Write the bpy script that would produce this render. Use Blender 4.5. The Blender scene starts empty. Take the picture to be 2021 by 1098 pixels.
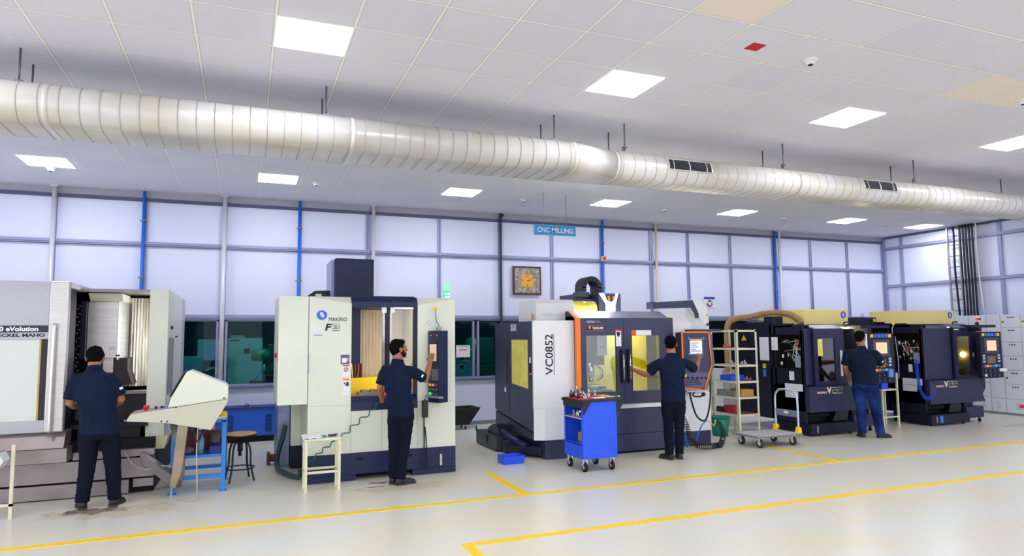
import bpy, bmesh, math, random
from mathutils import Vector, Matrix, noise
random.seed(7)
PI = math.pi
SC = bpy.context.scene
COL = SC.collection

# ------------------------------------------------------------------ camera
CAM_H = 1.72
FPX, PITCH, ROLL, YAW = 1315.5, 0.0873, -0.0100, 0.3810
cam = bpy.data.cameras.new('camera'); cam_o = bpy.data.objects.new('camera', cam); COL.objects.link(cam_o)
cam.sensor_fit = 'HORIZONTAL'; cam.sensor_width = 36.0; cam.lens = 36.0 * FPX / 2021.0
cam.clip_start = 0.05; cam.clip_end = 200
_F = Vector((math.sin(YAW)*math.cos(PITCH), math.cos(YAW)*math.cos(PITCH), math.sin(PITCH)))
_R0 = Vector((math.cos(YAW), -math.sin(YAW), 0)); _U0 = _R0.cross(_F)
_R = _R0*math.cos(ROLL) + _U0*math.sin(ROLL); _U = -_R0*math.sin(ROLL) + _U0*math.cos(ROLL)
cam_o.matrix_world = Matrix(((_R.x, _U.x, -_F.x, 0), (_R.y, _U.y, -_F.y, 0), (_R.z, _U.z, -_F.z, CAM_H), (0, 0, 0, 1)))
SC.camera = cam_o

# ------------------------------------------------------------------ world and exposure
w = bpy.data.worlds.new('world'); SC.world = w; w.use_nodes = True
w.node_tree.nodes['Background'].inputs[0].default_value = (0.86, 0.89, 1.0, 1)
w.node_tree.nodes['Background'].inputs[1].default_value = 2.05
SC.view_settings.view_transform = 'Standard'; SC.view_settings.look = 'None'
SC.view_settings.exposure = 0.15; SC.view_settings.gamma = 1.0
LAMP_STRENGTH = 28.5      # ceiling LED panels

# ------------------------------------------------------------------ materials
def lin(c):
    return tuple(((v/255)/12.92 if v/255 <= 0.04045 else (((v/255)+0.055)/1.055)**2.4) for v in c)
MATS = {}
def mat(name, c, rough=0.5, metal=0.0, emit=None, es=0.0, spec=0.5, var=0.0, vs=6.0, bump=0.0, coat=0.0, stretch=None, c2=None):
    if name in MATS: return MATS[name]
    m = bpy.data.materials.new(name); m.use_nodes = True; nt = m.node_tree; b = nt.nodes['Principled BSDF']
    col = lin(c) + (1,)
    b.inputs['Base Color'].default_value = col
    b.inputs['Roughness'].default_value = rough; b.inputs['Metallic'].default_value = metal
    b.inputs['Specular IOR Level'].default_value = spec
    if coat: b.inputs['Coat Weight'].default_value = coat; b.inputs['Coat Roughness'].default_value = 0.1
    if emit: b.inputs['Emission Color'].default_value = lin(emit) + (1,); b.inputs['Emission Strength'].default_value = es
    if var or bump:
        tc = nt.nodes.new('ShaderNodeTexCoord'); mp = nt.nodes.new('ShaderNodeMapping')
        if stretch: mp.inputs['Scale'].default_value = stretch
        nz = nt.nodes.new('ShaderNodeTexNoise'); nz.inputs['Scale'].default_value = vs; nz.inputs['Detail'].default_value = 5
        nt.links.new(tc.outputs['Object'], mp.inputs[0]); nt.links.new(mp.outputs[0], nz.inputs[0])
        if var:
            rp = nt.nodes.new('ShaderNodeValToRGB')
            d = lin(c2) if c2 else tuple(max(0, v*(1-var)) for v in col[:3])
            u = col[:3] if c2 else tuple(min(1, v*(1+var)) for v in col[:3])
            rp.color_ramp.elements[0].color = d + (1,); rp.color_ramp.elements[1].color = tuple(u) + (1,)
            rp.color_ramp.elements[0].position = 0.35; rp.color_ramp.elements[1].position = 0.65
            nt.links.new(nz.outputs['Fac'], rp.inputs[0]); nt.links.new(rp.outputs[0], b.inputs['Base Color'])
        if bump:
            bp = nt.nodes.new('ShaderNodeBump'); bp.inputs['Strength'].default_value = bump; bp.inputs['Distance'].default_value = 0.01
            nt.links.new(nz.outputs['Fac'], bp.inputs['Height']); nt.links.new(bp.outputs[0], b.inputs['Normal'])
    MATS[name] = m; return m
def glass(name, c, mixf=0.12, rough=0.03):
    """thin sheet: tinted see-through with a constant share of gloss"""
    if name in MATS: return MATS[name]
    m = bpy.data.materials.new(name); m.use_nodes = True; nt = m.node_tree; nt.nodes.clear()
    o = nt.nodes.new('ShaderNodeOutputMaterial'); mx = nt.nodes.new('ShaderNodeMixShader')
    t = nt.nodes.new('ShaderNodeBsdfTransparent'); t.inputs[0].default_value = lin(c) + (1,)
    g = nt.nodes.new('ShaderNodeBsdfGlossy'); g.inputs['Roughness'].default_value = rough; g.inputs[0].default_value = (.9, .9, .9, 1)
    mx.inputs[0].default_value = mixf
    nt.links.new(t.outputs[0], mx.inputs[1]); nt.links.new(g.outputs[0], mx.inputs[2]); nt.links.new(mx.outputs[0], o.inputs[0])
    MATS[name] = m; return m

NAVY = mat('navy_paint', (24, 36, 76), .4, var=.05, spec=.35)
NAVYD = mat('dark_navy_paint', (16, 20, 42), .4, var=.06, spec=.35)
BLACK = mat('black_paint', (14, 15, 20), .45)
PIT = mat('matt_black', (7, 7, 10), .8)
CREAM = mat('cream_paint', (222, 225, 208), .38, var=.025, vs=1.5)
CREAM2 = mat('cream_angle_iron', (226, 222, 190), .45, var=.06)
WHITE = mat('white_paint', (236, 236, 236), .4)
GREYW = mat('grey_white_paint', (222, 224, 224), .4, var=.02)
STEEL = mat('stainless_steel', (186, 180, 176), .32, .85, var=.08, vs=3, stretch=(1, 1, 12))
STEELD = mat('dull_steel', (150, 142, 142), .42, .75, var=.12, vs=4)
DOORST = mat('grey_door_sheet', (176, 178, 184), .38, .35, var=.03, vs=2)
ALU = mat('aluminium', (176, 178, 200), .4, .5)
CHROME = mat('chrome', (220, 222, 225), .18, 1.0)
RUBBER = mat('black_rubber', (16, 16, 18), .7)
BLUEP = mat('royal_blue_paint', (34, 88, 238), .42, var=.05)
BLUEF = mat('sky_blue_paint', (40, 130, 220), .42)
BLUEC = mat('blue_cabinet_paint', (28, 96, 214), .45, var=.06)
YEL = mat('yellow_guard', (240, 228, 112), .5, var=.08)
YELB = mat('pale_yellow_cover', (254, 232, 150), .5, var=.03, vs=1.2)
YELP = mat('yellow_plastic', (250, 214, 0), .4)
ORANGE = mat('orange_paint', (255, 128, 34), .4)
RED = mat('red_plastic', (206, 18, 36), .4)
GREEN = mat('green_plastic', (14, 128, 100), .45)
PAPER = mat('white_paper', (238, 238, 244), .8)
INK = mat('black_ink', (18, 18, 24), .6)
WOOD = mat('plywood', (206, 160, 98), .55, var=.15, vs=4, stretch=(1, 8, 1))
CARD = mat('cardboard', (196, 148, 74), .8)
SKIN = mat('skin', (156, 102, 72), .5, var=.06, vs=8)
HAIR = mat('black_hair', (10, 9, 10), .85, var=.3, vs=60, spec=.08)
SHIRT = mat('navy_polo_cloth', (10, 26, 52), .85, spec=.2, var=.10, vs=14, bump=.25)
TROUS = mat('dark_trouser_cloth', (10, 16, 34), .9, spec=.2, var=.12, vs=14, bump=.25)
JEANS = mat('blue_denim', (30, 62, 128), .9, spec=.2, var=.45, vs=3.5, bump=.25, c2=(12, 28, 72))
SHOE = mat('dark_leather', (30, 30, 36), .5, var=.15)
SOLE = mat('grey_sole', (62, 56, 58), .7)
LOGO = mat('logo_blue', (40, 100, 232), .4)
LAMPM = mat('panel_light', (255, 255, 255), .5, emit=(244, 246, 255), es=LAMP_STRENGTH)

# ------------------------------------------------------------------ mesh builder (world coordinates in, local out)
def origin_of(o):
    v = Vector((0, 0, 0))
    while o is not None: v += o.location; o = o.parent
    return v
class B:
    def __init__(s): s.v = []; s.f = []; s.sm = []
    def add(s, vs, fs, smooth=False):
        n = len(s.v); s.v += [tuple(v) for v in vs]; s.f += [tuple(i+n for i in f) for f in fs]; s.sm += [smooth]*len(fs); return s
    def box(s, x0, x1, y0, y1, z0, z1):
        vs = [(x, y, z) for z in (z0, z1) for y in (y0, y1) for x in (x0, x1)]
        return s.add(vs, [(0, 2, 3, 1), (4, 5, 7, 6), (0, 1, 5, 4), (2, 6, 7, 3), (0, 4, 6, 2), (1, 3, 7, 5)])
    def loop(s, rings, cap=True, smooth=True, closed=False):
        """rings: equally long point lists"""
        n = len(rings[0]); vs = [p for r in rings for p in r]; fs = []
        for i in range(len(rings)-1 + (1 if closed else 0)):
            a = i*n; b = ((i+1) % len(rings))*n
            for j in range(n): fs.append((a+j, a+(j+1) % n, b+(j+1) % n, b+j))
        k = len(s.v); s.add(vs, fs, smooth)
        if cap and not closed: s.add([], [], False); s.f += [tuple(k+j for j in range(n-1, -1, -1)), tuple(k+(len(rings)-1)*n+j for j in range(n))]; s.sm += [False, False]
        return s
    def prism(s, poly, axis, a, b):
        """poly of 2-D points; axis y: (x,z); axis x: (y,z); axis z: (x,y)"""
        f = {'y': lambda p, t: (p[0], t, p[1]), 'x': lambda p, t: (t, p[0], p[1]), 'z': lambda p, t: (p[0], p[1], t)}[axis]
        ar = sum(poly[i][0]*poly[(i+1) % len(poly)][1]-poly[(i+1) % len(poly)][0]*poly[i][1] for i in range(len(poly)))
        if (ar > 0) == (axis in 'xz'): pass
        else: poly = poly[::-1]
        if a > b: a, b = b, a
        return s.loop([[f(p, a) for p in poly], [f(p, b) for p in poly]], True, False)
    def cyl(s, p0, p1, r0, r1=None, n=16, cap=True):
        r1 = r0 if r1 is None else r1
        p0, p1 = Vector(p0), Vector(p1); d = (p1-p0).normalized(); a = d.orthogonal().normalized(); b = d.cross(a)
        ring = lambda c, r: [c+(a*math.cos(2*PI*i/n)+b*math.sin(2*PI*i/n))*r for i in range(n)]
        return s.loop([ring(p0, r0), ring(p1, r1)], cap, True)
    def tube(s, pts, r, n=8, smooth_path=0, closed=False):
        pts = [Vector(p) for p in pts]
        if smooth_path: pts = spline(pts, smooth_path)
        rings = []; a = None
        for i, p in enumerate(pts):
            d = (pts[min(i+1, len(pts)-1)]-pts[max(i-1, 0)])
            if d.length < 1e-9: d = Vector((0, 0, 1))
            d.normalize()
            a = d.orthogonal().normalized() if a is None else (a-d*a.dot(d)).normalized()
            b = d.cross(a); rr = r[i] if isinstance(r, (list, tuple)) else r
            rings.append([p+(a*math.cos(2*PI*k/n)+b*math.sin(2*PI*k/n))*rr for k in range(n)])
        return s.loop(rings, True, True)
    def ball(s, c, rx, ry=None, rz=None, n=12, m=8, rot=None):
        ry = rx if ry is None else ry; rz = rx if rz is None else rz; c = Vector(c); rings = []
        for i in range(m+1):
            t = PI*(i+.02)/(m+.04)
            rings.append([Vector((rx*math.sin(t)*math.cos(2*PI*k/n), ry*math.sin(t)*math.sin(2*PI*k/n), -rz*math.cos(t))) for k in range(n)])
        rings = [[c+(rot @ p if rot else p) for p in r] for r in rings]
        return s.loop(rings, True, True)
    def torus(s, c, R, r, axis=(0, 0, 1), n=24, m=8, a0=0, a1=2*PI, u=None):
        ax = Vector(axis).normalized(); u = Vector(u) if u else ax.orthogonal().normalized(); v = ax.cross(u); c = Vector(c)
        full = abs(a1-a0-2*PI) < 1e-6; rings = []
        for i in range(n if full else n+1):
            t = a0+(a1-a0)*i/n; d = u*math.cos(t)+v*math.sin(t)
            rings.append([c+d*(R+r*math.cos(2*PI*k/m))+ax*(r*math.sin(2*PI*k/m)) for k in range(m)])
        return s.loop(rings, True, True, closed=full)
    def mesh(s, name, org=Vector((0, 0, 0))):
        me = bpy.data.meshes.new(name); me.from_pydata([Vector(v)-org for v in s.v], [], s.f)
        me.polygons.foreach_set('use_smooth', s.sm); me.update(); return me
    def obj(s, name, m, parent=None, bevel=0.0, label=None, loc=None):
        if parent is not None: org = origin_of(parent)
        elif loc is not None: org = Vector(loc)
        else: org = Vector((0, 0, 0))
        o = bpy.data.objects.new(name, s.mesh(name, org)); COL.objects.link(o); o.data.materials.append(m)
        if parent is not None: o.parent = parent
        else: o.location = org
        if bevel:
            md = o.modifiers.new('bevel', 'BEVEL'); md.width = bevel; md.segments = 2; md.limit_method = 'ANGLE'; md.angle_limit = math.radians(40)
        if label: o['label'] = label
        return o
def spline(pts, k):
    out = []
    for i in range(len(pts)-1):
        p0 = pts[max(i-1, 0)]; p1 = pts[i]; p2 = pts[i+1]; p3 = pts[min(i+2, len(pts)-1)]
        for j in range(k):
            t = j/k; out.append(.5*((2*p1)+(p2-p0)*t+(2*p0-5*p1+4*p2-p3)*t*t+(3*p1-p0-3*p2+p3)*t**3))
    out.append(pts[-1]); return out
def bx(*a): return B().box(*a)
def root(name, label, cat, loc, group=None):
    o = bpy.data.objects.new(name, None); COL.objects.link(o); o.location = loc; o.empty_display_size = .1
    o['label'] = label; o['category'] = cat
    if group: o['group'] = group
    return o
def solo(name, b, m, label, cat, loc, group=None, bevel=0.0):
    o = b.obj(name, m, None, bevel, None, loc); o['label'] = label; o['category'] = cat
    if group: o['group'] = group
    return o
def struct(name, b, m, parent=None, bevel=0.0):
    o = b.obj(name, m, parent, bevel)
    if parent is None: o['kind'] = 'structure'
    return o
def text(name, s, m, parent, x0, x1, z0, z1, y, bold=0.0, shear=0.0, face='-y', rot90=False, thick=.002):
    """lettering fitted into a rectangle of a vertical plate; face -y or -x (then x0,x1 are y coordinates, running towards -y)"""
    cu = bpy.data.curves.new(name, 'FONT'); cu.body = s; cu.extrude = thick/2; cu.offset = bold; cu.shear = shear; cu.resolution_u = 3
    t = bpy.data.objects.new(name+'_t', cu); COL.objects.link(t)
    dg = bpy.context.evaluated_depsgraph_get(); me = bpy.data.meshes.new_from_object(t.evaluated_get(dg))
    bpy.data.objects.remove(t); bpy.data.curves.remove(cu)
    vs = [v.co.copy() for v in me.vertices]
    if rot90: vs = [Vector((-v.y, v.x, v.z)) for v in vs]
    ax, bx_ = min(v.x for v in vs), max(v.x for v in vs); ay, by = min(v.y for v in vs), max(v.y for v in vs)
    org = origin_of(parent) if parent else Vector((0, 0, 0))
    for v, q in zip(me.vertices, vs):
        u = (q.x-ax)/max(bx_-ax, 1e-6); t_ = (q.y-ay)/max(by-ay, 1e-6); zz = z0+(z1-z0)*t_; xx = x0+(x1-x0)*u
        if face == '-y': v.co = Vector((xx, y-q.z-thick/2, zz))-org
        elif face == '-x': v.co = Vector((y-q.z-thick/2, xx, zz))-org
    me.name = name; me.materials.clear(); me.materials.append(m)
    o = bpy.data.objects.new(name, me); COL.objects.link(o)
    if parent: o.parent = parent
    return o
def coil(path, R, r, turns, n=5, per=12):
    pts = spline([Vector(p) for p in path], 20); L = [0]
    for i in range(1, len(pts)): L.append(L[-1]+(pts[i]-pts[i-1]).length)
    out = []; N = int(turns*per); a = None; j = 0
    for i in range(N+1):
        s = L[-1]*i/N
        while j < len(L)-2 and L[j+1] < s: j += 1
        t = (s-L[j])/max(L[j+1]-L[j], 1e-9); p = pts[j].lerp(pts[j+1], t); d = (pts[j+1]-pts[j]).normalized()
        a = d.orthogonal().normalized() if a is None else (a-d*a.dot(d)).normalized()
        b = d.cross(a); th = 2*PI*i/per
        out.append(p+(a*math.cos(th)+b*math.sin(th))*R)
    return B().tube(out, r, n)
def caster(parent, x, y, z_top, r=.05, wdt=.03, tread=RUBBER, hub=CHROME, name='caster'):
    f = B().box(x-.03, x+.03, y-.03, y+.03, z_top-.012, z_top).box(x-wdt*.9, x-wdt*.6, y-.02, y+.025, r, z_top).box(x+wdt*.6, x+wdt*.9, y-.02, y+.025, r, z_top)
    o = f.obj(name, hub, parent)
    B().cyl((x-wdt/2, y, r), (x+wdt/2, y, r), r, n=20).obj('wheel', tread, o)
    B().cyl((x-wdt/2-.002, y, r), (x+wdt/2+.002, y, r), r*.45, n=14).obj('hub', hub, o)
    return o
# ================================================================== the room
H = 4.225; YB = 12.65; XR = 15.70; XL = -9.0; YF = -9.0
def grid_mat():
    m = bpy.data.materials.new('mineral_fibre_tiles'); m.use_nodes = True; nt = m.node_tree; b = nt.nodes['Principled BSDF']
    b.inputs['Roughness'].default_value = .85; b.inputs['Specular IOR Level'].default_value = .2
    tc = nt.nodes.new('ShaderNodeTexCoord'); sp = nt.nodes.new('ShaderNodeSeparateXYZ'); nt.links.new(tc.outputs['Object'], sp.inputs[0])
    def mth(op, a, bb=None):
        n = nt.nodes.new('ShaderNodeMath'); n.operation = op
        for i, q in enumerate((a, bb)):
            if q is None: continue
            if isinstance(q, (int, float)): n.inputs[i].default_value = q
            else: nt.links.new(q, n.inputs[i])
        return n.outputs[0]
    def dist(sock, off, pitch):      # metres to the nearest grid line
        t = mth('DIVIDE', mth('SUBTRACT', sock, off), pitch); fr = mth('SUBTRACT', t, mth('FLOOR', t))
        return mth('MULTIPLY', mth('MINIMUM', fr, mth('SUBTRACT', 1.0, fr)), pitch)
    dx = dist(sp.outputs[0], .17, .6); dy = dist(sp.outputs[1], 5.29, .5908); d = mth('MINIMUM', dx, dy)
    bar = mth('LESS_THAN', d, .011); gap = mth('MULTIPLY', mth('LESS_THAN', d, .0155), mth('GREATER_THAN', d, .011))
    nz = nt.nodes.new('ShaderNodeTexNoise'); nz.inputs['Scale'].default_value = .9; nt.links.new(tc.outputs['Object'], nz.inputs[0])
    fl = nt.nodes.new('ShaderNodeCombineXYZ')
    nt.links.new(mth('FLOOR', mth('DIVIDE', mth('SUBTRACT', sp.outputs[0], .17), .6)), fl.inputs[0]); nt.links.new(mth('FLOOR', mth('DIVIDE', mth('SUBTRACT', sp.outputs[1], 5.29), .5908)), fl.inputs[1])
    wn = nt.nodes.new('ShaderNodeTexWhiteNoise'); nt.links.new(fl.outputs[0], wn.inputs[0])
    rp = nt.nodes.new('ShaderNodeValToRGB'); e = rp.color_ramp.elements
    e[0].color = lin((220, 218, 230)) + (1,); e[1].color = lin((225, 223, 233)) + (1,); e[0].position = 0; e[1].position = 1
    nt.links.new(wn.outputs[0], rp.inputs[0])
    def mix(f, a, bb):
        n = nt.nodes.new('ShaderNodeMix'); n.data_type = 'RGBA'; nt.links.new(f, n.inputs[0])
        for i, q in ((6, a), (7, bb)):
            if isinstance(q, tuple): n.inputs[i].default_value = q
            else: nt.links.new(q, n.inputs[i])
        return n.outputs[2]
    tan = None
    for (ti, tj) in ((5, -3), (11, -2), (12, -2)):
        ix = mth('LESS_THAN', mth('ABSOLUTE', mth('SUBTRACT', sp.outputs[0], .17+.6*(ti+.5))), .3); iy = mth('LESS_THAN', mth('ABSOLUTE', mth('SUBTRACT', sp.outputs[1], 5.29+.5908*(tj+.5))), .2954)
        q = mth('MULTIPLY', ix, iy); tan = q if tan is None else mth('MAXIMUM', tan, q)
    c = mix(bar, mix(tan, rp.outputs[0], lin((240, 226, 212)) + (1,)), lin((240, 240, 236)) + (1,)); c = mix(gap, c, lin((178, 176, 180)) + (1,))
    nt.links.new(c, b.inputs['Base Color']); return m
def floor_mat():
    m = bpy.data.materials.new('epoxy_floor'); m.use_nodes = True; nt = m.node_tree; b = nt.nodes['Principled BSDF']
    tc = nt.nodes.new('ShaderNodeTexCoord')
    def nzs(scale, det=4, st=None):
        n = nt.nodes.new('ShaderNodeTexNoise'); n.inputs['Scale'].default_value = scale; n.inputs['Detail'].default_value = det
        mp = nt.nodes.new('ShaderNodeMapping'); nt.links.new(tc.outputs['Object'], mp.inputs[0])
        if st: mp.inputs['Scale'].default_value = st
        nt.links.new(mp.outputs[0], n.inputs[0]); return n.outputs['Fac']
    rp = nt.nodes.new('ShaderNodeValToRGB'); e = rp.color_ramp.elements; e[0].position = .35; e[1].position = .62
    e[0].color = lin((230, 222, 196)) + (1,); e[1].color = lin((224, 225, 214)) + (1,)
    nt.links.new(nzs(.7, 4, (1, 1.8, 1)), rp.inputs[0]); col = rp.outputs[0]
    sep = nt.nodes.new('ShaderNodeSeparateXYZ'); nt.links.new(tc.outputs['Object'], sep.inputs[0])
    def stain(col, x, y, rx, ry, c, amt, sc=9):
        mp = nt.nodes.new('ShaderNodeMapping'); mp.inputs['Location'].default_value = (-x/rx, -y/ry, 0); mp.inputs['Scale'].default_value = (1/rx, 1/ry, 0)
        nt.links.new(tc.outputs['Object'], mp.inputs[0]); ln = nt.nodes.new('ShaderNodeVectorMath'); ln.operation = 'LENGTH'; nt.links.new(mp.outputs[0], ln.inputs[0])
        a = nt.nodes.new('ShaderNodeMath'); a.operation = 'ADD'; nt.links.new(ln.outputs['Value'], a.inputs[0]); n = nzs(sc, 6)
        mu = nt.nodes.new('ShaderNodeMath'); mu.operation = 'MULTIPLY_ADD'; mu.inputs[1].default_value = 2.4; mu.inputs[2].default_value = -1.2; nt.links.new(n, mu.inputs[0]); nt.links.new(mu.outputs[0], a.inputs[1])
        mr = nt.nodes.new('ShaderNodeMapRange'); mr.inputs[1].default_value = .55; mr.inputs[2].default_value = 1.0; mr.inputs[3].default_value = amt; mr.inputs[4].default_value = 0
        nt.links.new(a.outputs[0], mr.inputs[0]); mx = nt.nodes.new('ShaderNodeMix'); mx.data_type = 'RGBA'
        nt.links.new(mr.outputs[0], mx.inputs[0]); nt.links.new(col, mx.inputs[6]); mx.inputs[7].default_value = lin(c) + (1,); return mx.outputs[2]
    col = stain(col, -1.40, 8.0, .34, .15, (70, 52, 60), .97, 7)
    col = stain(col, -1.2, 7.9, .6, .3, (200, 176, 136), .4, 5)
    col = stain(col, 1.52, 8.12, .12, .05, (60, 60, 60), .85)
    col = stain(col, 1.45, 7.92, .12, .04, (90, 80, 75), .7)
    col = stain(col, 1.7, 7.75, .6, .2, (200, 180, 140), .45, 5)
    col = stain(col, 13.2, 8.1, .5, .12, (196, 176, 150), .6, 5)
    nt.links.new(col, b.inputs['Base Color'])
    b.inputs['Roughness'].default_value = .26; b.inputs['Specular IOR Level'].default_value = .4
    bp = nt.nodes.new('ShaderNodeBump'); bp.inputs['Strength'].default_value = .25; bp.inputs['Distance'].default_value = .004
    nt.links.new(nzs(5, 3), bp.inputs['Height']); nt.links.new(bp.outputs[0], b.inputs['Normal'])
    return m
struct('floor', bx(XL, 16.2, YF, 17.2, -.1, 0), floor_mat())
struct('ceiling', bx(XL, XR+.12, YF, YB+.12, H, H+.1), grid_mat())
PANEL = mat('wall_panel', (228, 233, 255), .45, var=.012, vs=.8)
FRAME = mat('anodised_frame', (158, 162, 196), .4, .3)
FRAMED = mat('dark_gasket', (84, 88, 120), .6)
wb = B().box(XL, XR, YB, YB+.1, 0, .88).box(XL, XR, YB, YB+.1, 2.08, H)
for a, c in ((XL, -5.3), (.58, 2.28), (15.4, XR)): wb.box(a, c, YB, YB+.1, .88, 2.08)
struct('wall_back', wb, PANEL)
struct('wall_right', bx(XR, XR+.1, YF, YB+.1, 0, H), PANEL)
# mullions and transoms, each a trim of its own
k = 0
def trim(b, m=FRAME):
    global k
    k += 1; return struct('trim_%d' % k, b, m)
def mull_b(x, wd=.07):
    b = B().box(x-wd/2, x+wd/2, YB-.035, YB, 2.12, H-.12); trim(b)
    trim(B().box(x-.006, x+.006, YB-.037, YB-.03, 2.12, H-.12), FRAMED)
MB = (-5.4, -2.9, -1.60, -.36, .89, 2.12, 3.52, 4.79, 5.97, 7.15, 8.42, 9.42, 10.63, 11.93, 13.12, 14.36, 15.62)
for x in MB: mull_b(x)
for z, hh in ((3.335, .07), (2.10, .08), (.91, .06)):
    trim(B().box(XL, XR, YB-.04, YB, z-hh/2, z+hh/2)); trim(B().box(XL, XR, YB-.042, YB-.03, z-.006-hh*.2, z+.004-hh*.2), FRAMED)
    trim(B().box(XL, XR, YB-.05, YB-.03, z-hh/2-.012, z-hh/2), FRAMED)
trim(B().box(XL, XR, YB-.05, YB, 4.055, 4.11), FRAMED); trim(B().box(XL, XR, YB-.02, YB, 4.11, H), mat('grey_sheet', (170, 170, 182), .5))
struct('baseboard_back', bx(XL, XR, YB-.03, YB, 0, .07), mat('grey_base', (140, 142, 160), .5))
for y in (12.12, 9.70, 7.3, 4.9, 2.5): trim(B().box(XR-.035, XR, y-.04, y+.04, 0, H))
for z in (3.92, 2.93): trim(B().box(XR-.04, XR, YF, YB, z-.035, z+.035)); trim(B().box(XR-.045, XR-.03, YF, YB, z-.045, z-.035), FRAMED)
trim(B().box(XR-.05, XR, YF, YB, H-.05, H), FRAMED); trim(B().box(XR-.08, XR, YB-.08, YB, 0, H))
struct('baseboard_right', bx(XR-.03, XR, YF, YB, 0, .07), MATS['grey_base'])
# windows into the next workshop
TINT = glass('teal_tinted_glass', (150, 206, 210), .012, .02)
WINS = ((-5.3, -2.94), (-2.86, -.42), (-.32, .56), (2.3, 4.24), (4.30, 7.1), (7.22, 9.4), (9.5, 11.9), (12.0, 15.4))
for i, (a, c) in enumerate(WINS):
    o = struct('window_%d' % (i+1), B().box(a, a+.04, YB-.03, YB+.04, .88, 2.08).box(c-.04, c, YB-.03, YB+.04, .88, 2.08).box(a, c, YB-.03, YB+.04, .88, .93).box(a, c, YB-.03, YB+.04, 2.03, 2.08), FRAME)
    B().box(a+.04, c-.04, YB+.01, YB+.016, .93, 2.03).obj('pane', TINT, o)
# the room behind the windows
struct('wall_workshop', B().box(XL, 16.2, 17.0, 17.1, 0, 3.6).box(XL-.1, XL, YB, 17.1, 0, 3.6).box(16.1, 16.2, YB, 17.1, 0, 3.6), mat('workshop_wall', (30, 52, 66), .7))
struct('ceiling_workshop', bx(XL, 16.2, YB+.1, 17.1, 3.0, 3.1), mat('workshop_ceiling', (60, 84, 100), .8))
for i, x in enumerate((-3.2, 0.5, 5.2, 10.6)):  # lamps added to light the machines behind the glass
    t = root('ceiling_light', ('added fill lamp beyond the far left window', 'added fill lamp beyond the window left of the cream machine', 'added fill lamp beyond the window behind the white and black machine', 'added fill lamp beyond the right-hand windows')[i], 'light', (x, 13.15, 2.95))
    B().box(x-.6, x+.6, 13.05, 13.25, 2.96, 3.0).obj('housing', WHITE, t); B().box(x-.58, x+.58, 13.07, 13.23, 2.95, 2.96).obj('diffuser', mat('added_fill_light', (255, 255, 255), emit=(220, 240, 255), es=48.0), t)

# ------------------------------------------------------------------ ceiling lights
def ceil_light(x, y, label, group):
    t = root('ceiling_light', label, 'light', (x+.3, y+.3, H), group)
    B().box(x+.004, x+.596, y+.004, y+.59, H-.006, H+.0).obj('frame', WHITE, t)
    B().box(x+.018, x+.582, y+.018, y+.576, H-.010, H-.006).obj('diffuser', LAMPM, t)
near = {0.17: 'large square LED panel in the near row, above the cream machine', 3.17: 'square LED panel in the near row, left of the red ceiling square', 6.17: 'square LED panel in the near row, second from the right', 9.2: 'square LED panel in the near row, cut by the right edge'}
for i in range(-2, 5):
    x = .17+3*i; x = round(x, 2)
    if x == 9.17: x = 9.2
    ceil_light(x, 5.29, near.get(x, 'square LED panel further along the near row, outside the view'), 'LED panels of the near row')
far = {-2.83: 'LED panel over the steel door, first of the row by the wall', .17: 'LED panel in the row by the wall, left of the cream machine', 3.17: 'LED panel in the row by the wall, left of the hanging sign', 6.17: 'LED panel in the row by the wall, right of the hanging sign', 9.17: 'LED panel in the row by the wall, above the first yellow-topped machine', 12.17: 'LED panel in the row by the wall, before the last one', 14.62: 'last LED panel of the row by the wall, near the cable bundle'}
FARX = {-2.83: -2.93, .17: .13, 3.17: 3.14, 6.17: 6.1, 9.17: 9.1, 12.17: 12.15, 14.62: 14.6}
for x, l in far.items(): ceil_light(FARX[x], 10.61, l, 'LED panels of the row by the wall')
for y in (-.03, -5.3):
    for i in range(-2, 6): ceil_light(.17+3*i-(.6 if i == 5 else 0), y, 'square LED panel behind the camera', 'LED panels behind the camera')

# detectors / cameras on the ceiling
for (x, y, l) in ((-2.67, 11.3, 'left of the first white post'), (1.02, 11.0, 'between the first two panels by the wall'), (4.69, 11.1, 'left of the hanging sign'), (7.73, 11.08, 'right of the hanging sign'), (10.78, 11.06, 'above the first yellow-topped machine'), (13.63, 10.9, 'near the last panel'), (4.76, 4.47, 'beside the red square'), (7.79, 4.47, 'at the right edge of the ceiling')):
    t = root('smoke_detector', 'small white round smoke detector on the ceiling, ' + l, 'smoke detector', (x, y, H), 'ceiling smoke detectors')
    B().cyl((x, y, H-.02), (x, y, H), .062, .066, 20).obj('base', WHITE, t)
    B().cyl((x, y, H-.05), (x, y, H-.02), .035, .048, 16).obj('sensor_head', WHITE, t)
    B().cyl((x, y, H-.056), (x, y, H-.05), .022, .022, 12).obj('lens', INK, t)
solo('marker_square', bx(4.02, 4.16, 4.37, 4.50, H-.003, H), mat('red_card', (206, 10, 48), .6), 'small red square stuck on a ceiling tile', 'marker', (4.09, 4.43, H))

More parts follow.
